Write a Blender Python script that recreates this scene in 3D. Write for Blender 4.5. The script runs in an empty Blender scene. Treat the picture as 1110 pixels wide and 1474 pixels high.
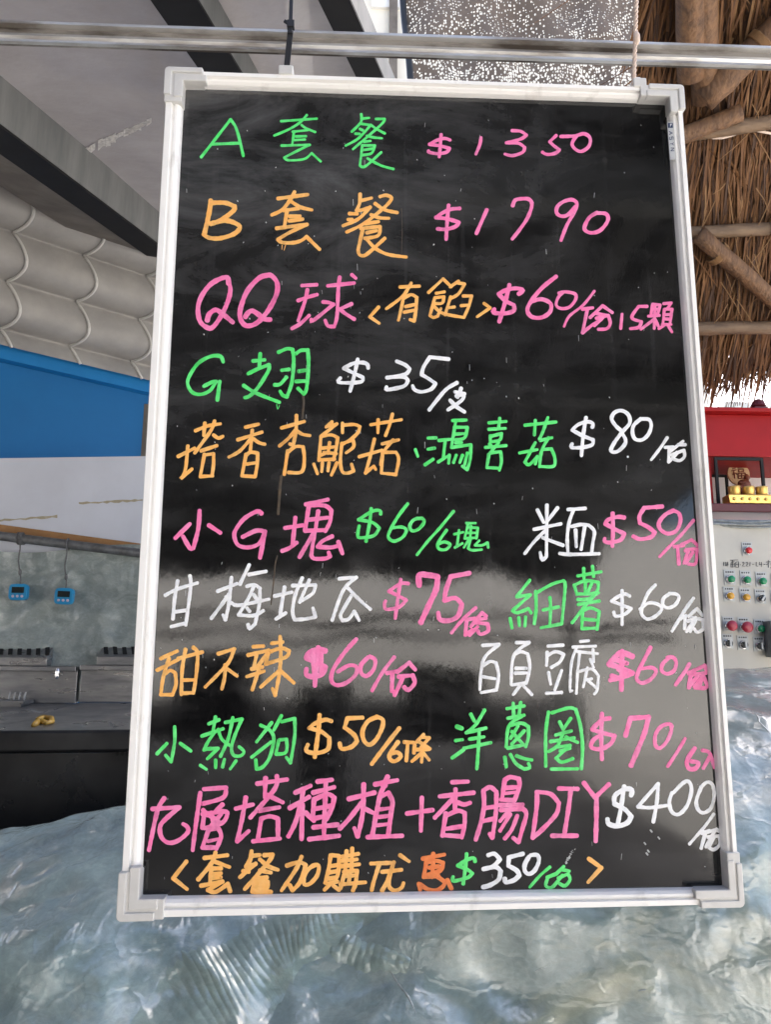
import bpy, bmesh, math, random
from math import radians as R_
from mathutils import Vector, Matrix, noise

# ---------------------------------------------------------------- camera, sky, sun, exposure
sc = bpy.context.scene
col = sc.collection
CAM = Vector((-0.07436, -0.79844, 1.35))
RC = Matrix(((0.99927560, -0.03735371, 0.00727897),
             (0.01387133, 0.17939617, -0.98367911),
             (0.03543824, 0.98306750, 0.17978436)))      # world -> camera (x right, y down, z forward)
PW, PH, FOC = 1110, 1474, 1100.0
cam_d = bpy.data.cameras.new('camera'); cam = bpy.data.objects.new('camera', cam_d); col.objects.link(cam)
flip = Matrix(((1, 0, 0), (0, -1, 0), (0, 0, -1)))
cam.matrix_world = Matrix.Translation(CAM) @ (RC.transposed() @ flip).to_4x4()
cam_d.sensor_fit = 'VERTICAL'; cam_d.sensor_height = 24; cam_d.lens = 24 * FOC / PH
cam_d.clip_start = 0.02; cam_d.clip_end = 500
cam_d.dof.use_dof = False
sc.camera = cam

SUN_EL, SUN_AZ = 52.0, 22.0        # degrees; azimuth clockwise from +Y (the sun stands behind the shelters)
w = bpy.data.worlds.new('World'); sc.world = w; w.use_nodes = True
nt = w.node_tree
sky = nt.nodes.new('ShaderNodeTexSky'); sky.sky_type = 'NISHITA'; sky.sun_disc = False
sky.sun_elevation = R_(SUN_EL); sky.sun_rotation = R_(SUN_AZ); sky.dust_density = 5.0; sky.air_density = 0.8; sky.ozone_density = 0.6
bg = nt.nodes['Background']; bg.inputs['Strength'].default_value = 0.15
nt.links.new(sky.outputs[0], bg.inputs['Color'])
sun_d = bpy.data.lights.new('sun', 'SUN'); sun_d.energy = 3.6; sun_d.angle = R_(0.5); sun_d.color = (1, 0.96, 0.9)
sun = bpy.data.objects.new('sun', sun_d); col.objects.link(sun)
sdir = Vector((math.sin(R_(SUN_AZ)) * math.cos(R_(SUN_EL)), math.cos(R_(SUN_AZ)) * math.cos(R_(SUN_EL)), math.sin(R_(SUN_EL))))
sun.rotation_euler = sdir.to_track_quat('Z', 'Y').to_euler()
sc.view_settings.view_transform = 'Standard'; sc.view_settings.look = 'None'
sc.view_settings.gamma = 1.0; sc.view_settings.use_curve_mapping = False
sc.view_settings.exposure = 2.1
sc.cycles.use_denoising = True
sc.cycles.max_bounces = 8; sc.cycles.diffuse_bounces = 4; sc.cycles.glossy_bounces = 4
sc.cycles.transparent_max_bounces = 16; sc.cycles.sample_clamp_indirect = 6.0
sc.cycles.caustics_reflective = False; sc.cycles.caustics_refractive = False

rnd = random.Random(7)

# ---------------------------------------------------------------- geometry helpers
def ray(px, py):
    return RC.transposed() @ Vector(((px - PW / 2) / FOC, (py - PH / 2) / FOC, 1.0))
def at(px, py, Y):                      # the world point seen at a photo pixel at depth Y
    d = ray(px, py); return CAM + d * ((Y - CAM.y) / d.y)
def on(px, py, p0, n):                  # the world point seen at a photo pixel on a plane
    d = ray(px, py); return CAM + d * ((p0 - CAM).dot(n) / d.dot(n))

class MB:
    def __init__(s): s.v = []; s.f = []; s.mi = []
    def add(s, vs, fs, mi=0):
        o = len(s.v); s.v += [tuple(v) for v in vs]
        for f in fs: s.f.append([i + o for i in f]); s.mi.append(mi)
        return s
    def frame_box(s, c, ax, ay, az, mi=0):       # centre and three half vectors
        c, ax, ay, az = Vector(c), Vector(ax), Vector(ay), Vector(az)
        vs = [c + ax * i + ay * j + az * k for i in (-1, 1) for j in (-1, 1) for k in (-1, 1)]
        return s.add(vs, [(0, 1, 3, 2), (4, 6, 7, 5), (0, 4, 5, 1), (2, 3, 7, 6), (0, 2, 6, 4), (1, 5, 7, 3)], mi)
    def box(s, c, sz, mi=0):
        return s.frame_box(c, (sz[0] / 2, 0, 0), (0, sz[1] / 2, 0), (0, 0, sz[2] / 2), mi)
    def prism(s, poly, off, mi=0):               # a polygon (3-D points) swept by a vector
        n = len(poly); off = Vector(off); poly = [Vector(p) for p in poly]
        vs = poly + [p + off for p in poly]
        fs = [tuple(range(n))[::-1], tuple(range(n, 2 * n))] + [(i, (i + 1) % n, n + (i + 1) % n, n + i) for i in range(n)]
        return s.add(vs, fs, mi)
    def tube(s, pts, rad, n=8, mi=0, caps=True):
        pts = [Vector(p) for p in pts]; rads = rad if isinstance(rad, (list, tuple)) else [rad] * len(pts)
        vs = []; up = Vector((0, 0, 1))
        for i, p in enumerate(pts):
            t = (pts[min(i + 1, len(pts) - 1)] - pts[max(i - 1, 0)]).normalized()
            u = t.cross(up if abs(t.dot(up)) < 0.95 else Vector((1, 0, 0))).normalized()
            if i and u.dot(lastu) < 0: u = -u
            lastu = u; b = t.cross(u)
            for k in range(n):
                a = 2 * math.pi * k / n; vs.append(p + (u * math.cos(a) + b * math.sin(a)) * rads[i])
        fs = [(i * n + k, i * n + (k + 1) % n, (i + 1) * n + (k + 1) % n, (i + 1) * n + k) for i in range(len(pts) - 1) for k in range(n)]
        if caps: fs += [tuple(range(n))[::-1], tuple(range((len(pts) - 1) * n, len(pts) * n))]
        return s.add(vs, fs, mi)
    def lathe(s, c, axis, prof, n=20, mi=0):     # prof: (radius, distance along axis)
        c, axis = Vector(c), Vector(axis).normalized()
        u = axis.cross(Vector((0, 0, 1)) if abs(axis.z) < 0.9 else Vector((1, 0, 0))).normalized(); b = axis.cross(u)
        vs = [c + axis * h + (u * math.cos(2 * math.pi * k / n) + b * math.sin(2 * math.pi * k / n)) * r for r, h in prof for k in range(n)]
        fs = [(i * n + k, i * n + (k + 1) % n, (i + 1) * n + (k + 1) % n, (i + 1) * n + k) for i in range(len(prof) - 1) for k in range(n)]
        fs += [tuple(range(n))[::-1], tuple(range((len(prof) - 1) * n, len(prof) * n))]
        return s.add(vs, fs, mi)
    def grid(s, fn, nu, nv, mi=0):
        vs = [fn(i / nu, j / nv) for j in range(nv + 1) for i in range(nu + 1)]
        return s.add(vs, [(j * (nu + 1) + i, j * (nu + 1) + i + 1, (j + 1) * (nu + 1) + i + 1, (j + 1) * (nu + 1) + i) for j in range(nv) for i in range(nu)], mi)
    def build(s, name, mats, parent=None, smooth=False, bevel=0, origin=None, solid=0):
        me = bpy.data.meshes.new(name)
        o0 = Vector(origin) if origin is not None else Vector((0, 0, 0))
        me.from_pydata([tuple(Vector(v) - o0) for v in s.v], [], s.f)
        if not isinstance(mats, (list, tuple)): mats = [mats]
        for m in mats: me.materials.append(m)
        for p, mi in zip(me.polygons, s.mi): p.material_index = mi; p.use_smooth = smooth
        bm = bmesh.new(); bm.from_mesh(me); 
        if len(s.f) < 30000 and not solid: bmesh.ops.recalc_face_normals(bm, faces=bm.faces)
        if smooth and bevel == 0:
            pass
        bm.to_mesh(me); bm.free()
        o = bpy.data.objects.new(name, me); col.objects.link(o); o.location = o0
        if solid:
            md = o.modifiers.new('thickness', 'SOLIDIFY'); md.thickness = solid; md.offset = 0
        if bevel:
            md = o.modifiers.new('bevel', 'BEVEL'); md.width = bevel; md.segments = 2; md.limit_method = 'ANGLE'; md.angle_limit = R_(40)
            if smooth is None: pass
        if parent is not None:
            base = Vector((0, 0, 0)); q = parent
            while q is not None: base += q.location; q = q.parent
            o.parent = parent; o.location = o0 - base
        return o
def tag(o, label=None, cat=None, group=None, kind=None):
    if label: o['label'] = label
    if cat: o['category'] = cat
    if group: o['group'] = group
    if kind: o['kind'] = kind
    return o
def empty(name, loc, label, cat, group=None):
    o = bpy.data.objects.new(name, None); col.objects.link(o); o.location = loc; o.empty_display_size = 0.05
    return tag(o, label, cat, group)
def copy_tree(o, parent=None):
    c = o.copy(); col.objects.link(c); c.parent = parent
    for ch in list(o.children): copy_tree(ch, c)
    return c

# ---------------------------------------------------------------- materials
def mat(name, c1, c2=None, scale=8, rough=0.5, metal=0.0, bump=0.0, bscale=40, stretch=(1, 1, 1), coat=0.0, spec=0.5, ior=1.5, detail=5,
        lo=0.35, hi=0.65, rough2=None, trans=0.0, bdist=0.01):
    m = bpy.data.materials.new(name); m.use_nodes = True; t = m.node_tree; N = t.nodes; L = t.links
    b = N['Principled BSDF']; c1 = tuple(c1) + (1,)
    b.inputs['Base Color'].default_value = c1; b.inputs['Roughness'].default_value = rough; b.inputs['Metallic'].default_value = metal
    b.inputs['Coat Weight'].default_value = coat; b.inputs['Specular IOR Level'].default_value = spec; b.inputs['IOR'].default_value = ior
    tc = N.new('ShaderNodeTexCoord'); mp = N.new('ShaderNodeMapping'); mp.inputs['Scale'].default_value = stretch
    L.new(tc.outputs['Object'], mp.inputs['Vector'])
    if c2 is not None:
        n = N.new('ShaderNodeTexNoise'); n.inputs['Scale'].default_value = scale; n.inputs['Detail'].default_value = detail; n.inputs['Roughness'].default_value = 0.6
        L.new(mp.outputs[0], n.inputs['Vector'])
        r = N.new('ShaderNodeValToRGB'); r.color_ramp.elements[0].position = lo; r.color_ramp.elements[1].position = hi
        r.color_ramp.elements[0].color = c1; r.color_ramp.elements[1].color = tuple(c2) + (1,)
        L.new(n.outputs['Fac'], r.inputs[0]); L.new(r.outputs[0], b.inputs['Base Color'])
        if rough2 is not None:
            mr = N.new('ShaderNodeMapRange'); mr.inputs['From Min'].default_value = lo; mr.inputs['From Max'].default_value = hi
            mr.inputs['To Min'].default_value = rough; mr.inputs['To Max'].default_value = rough2
            L.new(n.outputs['Fac'], mr.inputs['Value']); L.new(mr.outputs[0], b.inputs['Roughness'])
    if bump:
        n2 = N.new('ShaderNodeTexNoise'); n2.inputs['Scale'].default_value = bscale; n2.inputs['Detail'].default_value = 6
        L.new(mp.outputs[0], n2.inputs['Vector'])
        bp = N.new('ShaderNodeBump'); bp.inputs['Strength'].default_value = bump; bp.inputs['Distance'].default_value = bdist
        L.new(n2.outputs['Fac'], bp.inputs['Height']); L.new(bp.outputs[0], b.inputs['Normal'])
    if trans:
        out = N['Material Output']; tr = N.new('ShaderNodeBsdfTranslucent'); mx = N.new('ShaderNodeMixShader'); mx.inputs[0].default_value = trans
        if c2 is not None: L.new(r.outputs[0], tr.inputs['Color'])
        else: tr.inputs['Color'].default_value = c1
        L.new(b.outputs[0], mx.inputs[1]); L.new(tr.outputs[0], mx.inputs[2]); L.new(mx.outputs[0], out.inputs['Surface'])
    return m

M = {}
M['concrete'] = mat('concrete', (0.42, 0.41, 0.39), (0.55, 0.54, 0.51), 1.2, 0.85, bump=0.2)
M['white_alu'] = mat('white_aluminium', (0.86, 0.85, 0.83), (0.60, 0.585, 0.56), 42, 0.36, stretch=(1, 1, 0.6), lo=0.58, hi=0.80, detail=8)
M['grey_plastic'] = mat('grey_plastic', (0.60, 0.595, 0.58), (0.54, 0.535, 0.52), 40, 0.5)
M['zinc'] = mat('zinc_rail', (0.64, 0.63, 0.61), (0.26, 0.23, 0.20), 16, 0.42, metal=0.75, stretch=(0.5, 1, 3), detail=9, lo=0.42, hi=0.66, rough2=0.6, bump=0.12, bscale=60, bdist=0.002)
M['rail_grime'] = mat('rail_grime', (0.30, 0.28, 0.26), (0.045, 0.035, 0.028), 16, 0.75, metal=0.2, stretch=(0.5, 1, 2), lo=0.40, hi=0.58, detail=9)
M['black_nylon'] = mat('black_nylon', (0.012, 0.012, 0.013), None, rough=0.45)
M['twine'] = mat('pale_twine', (0.62, 0.48, 0.40), (0.75, 0.62, 0.52), 120, 0.9)
M['galv'] = mat('galvanised_steel', (0.12, 0.128, 0.128), (0.20, 0.205, 0.20), 5, 0.6, metal=0.35, stretch=(2, 2, 0.4), bump=0.1)
M['black_steel'] = mat('black_steel', (0.006, 0.006, 0.007), (0.010, 0.010, 0.011), 9, 0.7, spec=0.2)
M['brown_steel'] = mat('brown_steel', (0.10, 0.085, 0.07), (0.17, 0.148, 0.122), 6, 0.75, bump=0.15)
M['membrane'] = mat('roof_membrane', (0.22, 0.195, 0.18), (0.37, 0.34, 0.32), 2.2, 0.5, trans=0.12, bump=0.45, bscale=5, coat=0.35, bdist=0.03, detail=9, lo=0.25, hi=0.7)
M['wave_fabric'] = mat('wave_fabric', (0.26, 0.25, 0.238), (0.33, 0.318, 0.30), 6, 0.8, trans=0.06, bump=0.1, bscale=9)
M['seam'] = mat('seam_cord', (0.50, 0.49, 0.465), None, rough=0.8)
M['blue'] = mat('blue_panel', (0.004, 0.112, 0.30), (0.0036, 0.100, 0.272), 3, 0.6, spec=0.3)
M['blue_band'] = mat('blue_fascia', (0.005, 0.15, 0.39), (0.0045, 0.138, 0.36), 3, 0.6, spec=0.3)
M['white_panel'] = mat('white_wall_panel', (0.63, 0.66, 0.735), (0.57, 0.595, 0.665), 4, 0.5)
M['stain'] = mat('tan_stain', (0.34, 0.30, 0.20), (0.44, 0.40, 0.30), 60, 0.8)
M['wood_trim'] = mat('wood_trim', (0.30, 0.15, 0.055), (0.38, 0.20, 0.08), 20, 0.7)
M['pipe'] = mat('steel_pipe', (0.22, 0.23, 0.24), (0.13, 0.13, 0.13), 25, 0.5, metal=0.6)
M['cord'] = mat('grey_cord', (0.10, 0.10, 0.10), (0.17, 0.17, 0.17), 100, 0.8)
M['timer_blue'] = mat('timer_blue', (0.010, 0.26, 0.52), None, rough=0.35)
M['lcd'] = mat('lcd_dark', (0.012, 0.018, 0.018), None, rough=0.15)
M['pink_button'] = mat('pink_button', (0.55, 0.45, 0.55), None, rough=0.4)
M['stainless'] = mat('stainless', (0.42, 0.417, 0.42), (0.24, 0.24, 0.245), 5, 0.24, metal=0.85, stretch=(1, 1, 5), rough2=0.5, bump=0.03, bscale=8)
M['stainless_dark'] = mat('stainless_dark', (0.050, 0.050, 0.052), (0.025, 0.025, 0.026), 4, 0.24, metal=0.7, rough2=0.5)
M['shed_dark'] = mat('dark_sheet', (0.03, 0.03, 0.032), (0.02, 0.02, 0.02), 4, 0.6)
M['dark_hole'] = mat('dark_hole', (0.006, 0.006, 0.006), None, rough=0.8)
M['yellow'] = mat('yellow_plastic', (0.55, 0.33, 0.04), (0.42, 0.24, 0.04), 60, 0.4)
M['wet'] = mat('water_smear', (0.40, 0.40, 0.40), None, rough=0.2)
M['wood'] = mat('brown_wood', (0.075, 0.036, 0.016), (0.17, 0.085, 0.036), 11, 0.7, stretch=(4, 4, 0.7), bump=0.6, bscale=26)
M['pole'] = mat('bamboo_pole', (0.085, 0.05, 0.027), (0.16, 0.10, 0.055), 9, 0.65, bump=0.5, stretch=(1, 3, 3), bscale=25)
for k, (a, b_) in enumerate([((0.125, 0.052, 0.015), (0.175, 0.077, 0.024)), ((0.10, 0.04, 0.012), (0.14, 0.06, 0.018)), ((0.19, 0.095, 0.036), (0.24, 0.128, 0.05)), ((0.045, 0.019, 0.008), (0.07, 0.03, 0.012))]):
    M['straw%d' % k] = mat('straw_tone', a, b_, 14, 0.75, trans=0.05)
M['thatch_back'] = mat('thatch_mass', (0.06, 0.028, 0.012), (0.10, 0.048, 0.02), 30, 0.95)
M['red'] = mat('red_lacquer', (0.34, 0.006, 0.008), (0.27, 0.005, 0.006), 6, 0.5, spec=0.25)
M['dark_red'] = mat('dark_red_lacquer', (0.11, 0.012, 0.016), None, rough=0.4)
M['gold'] = mat('gold', (0.70, 0.42, 0.10), (0.8, 0.55, 0.18), 40, 0.35, metal=0.7)
M['bronze'] = mat('carved_redwood', (0.16, 0.035, 0.016), (0.24, 0.07, 0.03), 60, 0.5)
M['tan_disc'] = mat('tan_disc', (0.52, 0.33, 0.16), (0.60, 0.40, 0.22), 30, 0.6)
M['beige_box'] = mat('beige_enamel', (0.50, 0.475, 0.41), (0.43, 0.405, 0.35), 4, 0.45)
M['btn_green'] = mat('green_button', (0.01, 0.22, 0.085), None, rough=0.25)
M['btn_red'] = mat('red_button', (0.55, 0.02, 0.025), None, rough=0.25)
M['btn_crimson'] = mat('crimson_button', (0.33, 0.02, 0.04), None, rough=0.3)
M['btn_amber'] = mat('amber_button', (0.60, 0.30, 0.02), None, rough=0.25)
M['btn_black'] = mat('black_knob', (0.015, 0.015, 0.015), None, rough=0.35)
M['chrome'] = mat('chrome_ring', (0.7, 0.7, 0.7), None, rough=0.25, metal=0.9)
M['plate'] = mat('label_plate', (0.42, 0.43, 0.42), None, rough=0.45, metal=0.2)
M['ink'] = mat('ink', (0.05, 0.05, 0.055), None, rough=0.8)
M['cable'] = mat('grey_cable', (0.18, 0.20, 0.20), (0.3, 0.32, 0.31), 50, 0.6)
M['cream'] = mat('cream_wall', (0.74, 0.70, 0.60), (0.68, 0.64, 0.55), 2, 0.8)
M['pale_wall'] = mat('pale_wall', (0.72, 0.72, 0.70), (0.66, 0.66, 0.64), 1.5, 0.8)
M['tape'] = mat('torn_tape', (0.78, 0.75, 0.70), (0.5, 0.47, 0.44), 90, 0.5, bump=0.5, bscale=60)
M['white_board'] = mat('white_sticker', (0.72, 0.74, 0.74), None, rough=0.5)
M['navy'] = mat('navy_print', (0.02, 0.05, 0.14), None, rough=0.6)
M['brown_drip'] = mat('dried_drip', (0.035, 0.030, 0.025), (0.09, 0.062, 0.036), 90, 0.7)
M['speck'] = mat('chalk_speck', (0.45, 0.46, 0.46), None, rough=0.9)
def chalk(name, c, c2):
    """opaque marker ink, thinner in places where the brush ran dry or was gone over"""
    m = bpy.data.materials.new(name); m.use_nodes = True; t = m.node_tree; N = t.nodes; L = t.links; b = N['Principled BSDF']
    tc = N.new('ShaderNodeTexCoord'); cur = None
    def nz(scale, det, lo, hi):
        n = N.new('ShaderNodeTexNoise'); n.inputs['Scale'].default_value = scale; n.inputs['Detail'].default_value = det; n.inputs['Roughness'].default_value = 0.65
        L.new(tc.outputs['Object'], n.inputs['Vector']); r = N.new('ShaderNodeMapRange'); r.inputs['From Min'].default_value = lo; r.inputs['From Max'].default_value = hi
        L.new(n.outputs['Fac'], r.inputs['Value']); return r.outputs[0]
    def mix(f, a, bb):
        x = N.new('ShaderNodeMix'); x.data_type = 'RGBA'; L.new(f, x.inputs[0])
        for k, v in ((6, a), (7, bb)):
            if isinstance(v, tuple): x.inputs[k].default_value = v + (1,)
            else: L.new(v, x.inputs[k])
        return x.outputs[2]
    a = mix(nz(60, 4, 0.35, 0.7), c, c2)
    thin = tuple(v * 0.58 for v in c)
    a = mix(nz(38, 7, 0.53, 0.76), a, thin)
    L.new(a, b.inputs['Base Color']); b.inputs['Roughness'].default_value = 0.5
    n = N.new('ShaderNodeTexNoise'); n.inputs['Scale'].default_value = 420; L.new(tc.outputs['Object'], n.inputs['Vector'])
    bp = N.new('ShaderNodeBump'); bp.inputs['Strength'].default_value = 0.3; bp.inputs['Distance'].default_value = 0.001; L.new(n.outputs['Fac'], bp.inputs['Height']); L.new(bp.outputs[0], b.inputs['Normal'])
    return m
INK = {'green': chalk('green_chalk_ink', (0.055, 0.70, 0.125), (0.15, 0.82, 0.25)), 'orange': chalk('orange_chalk_ink', (0.88, 0.41, 0.085), (0.90, 0.52, 0.17)),
       'pink': chalk('pink_chalk_ink', (0.85, 0.145, 0.38), (0.86, 0.26, 0.50)), 'white': chalk('white_chalk_ink', (0.86, 0.87, 0.89), (0.74, 0.77, 0.82)),
       'rust': chalk('rust_chalk_ink', (0.72, 0.15, 0.03), (0.78, 0.24, 0.06))}
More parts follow.
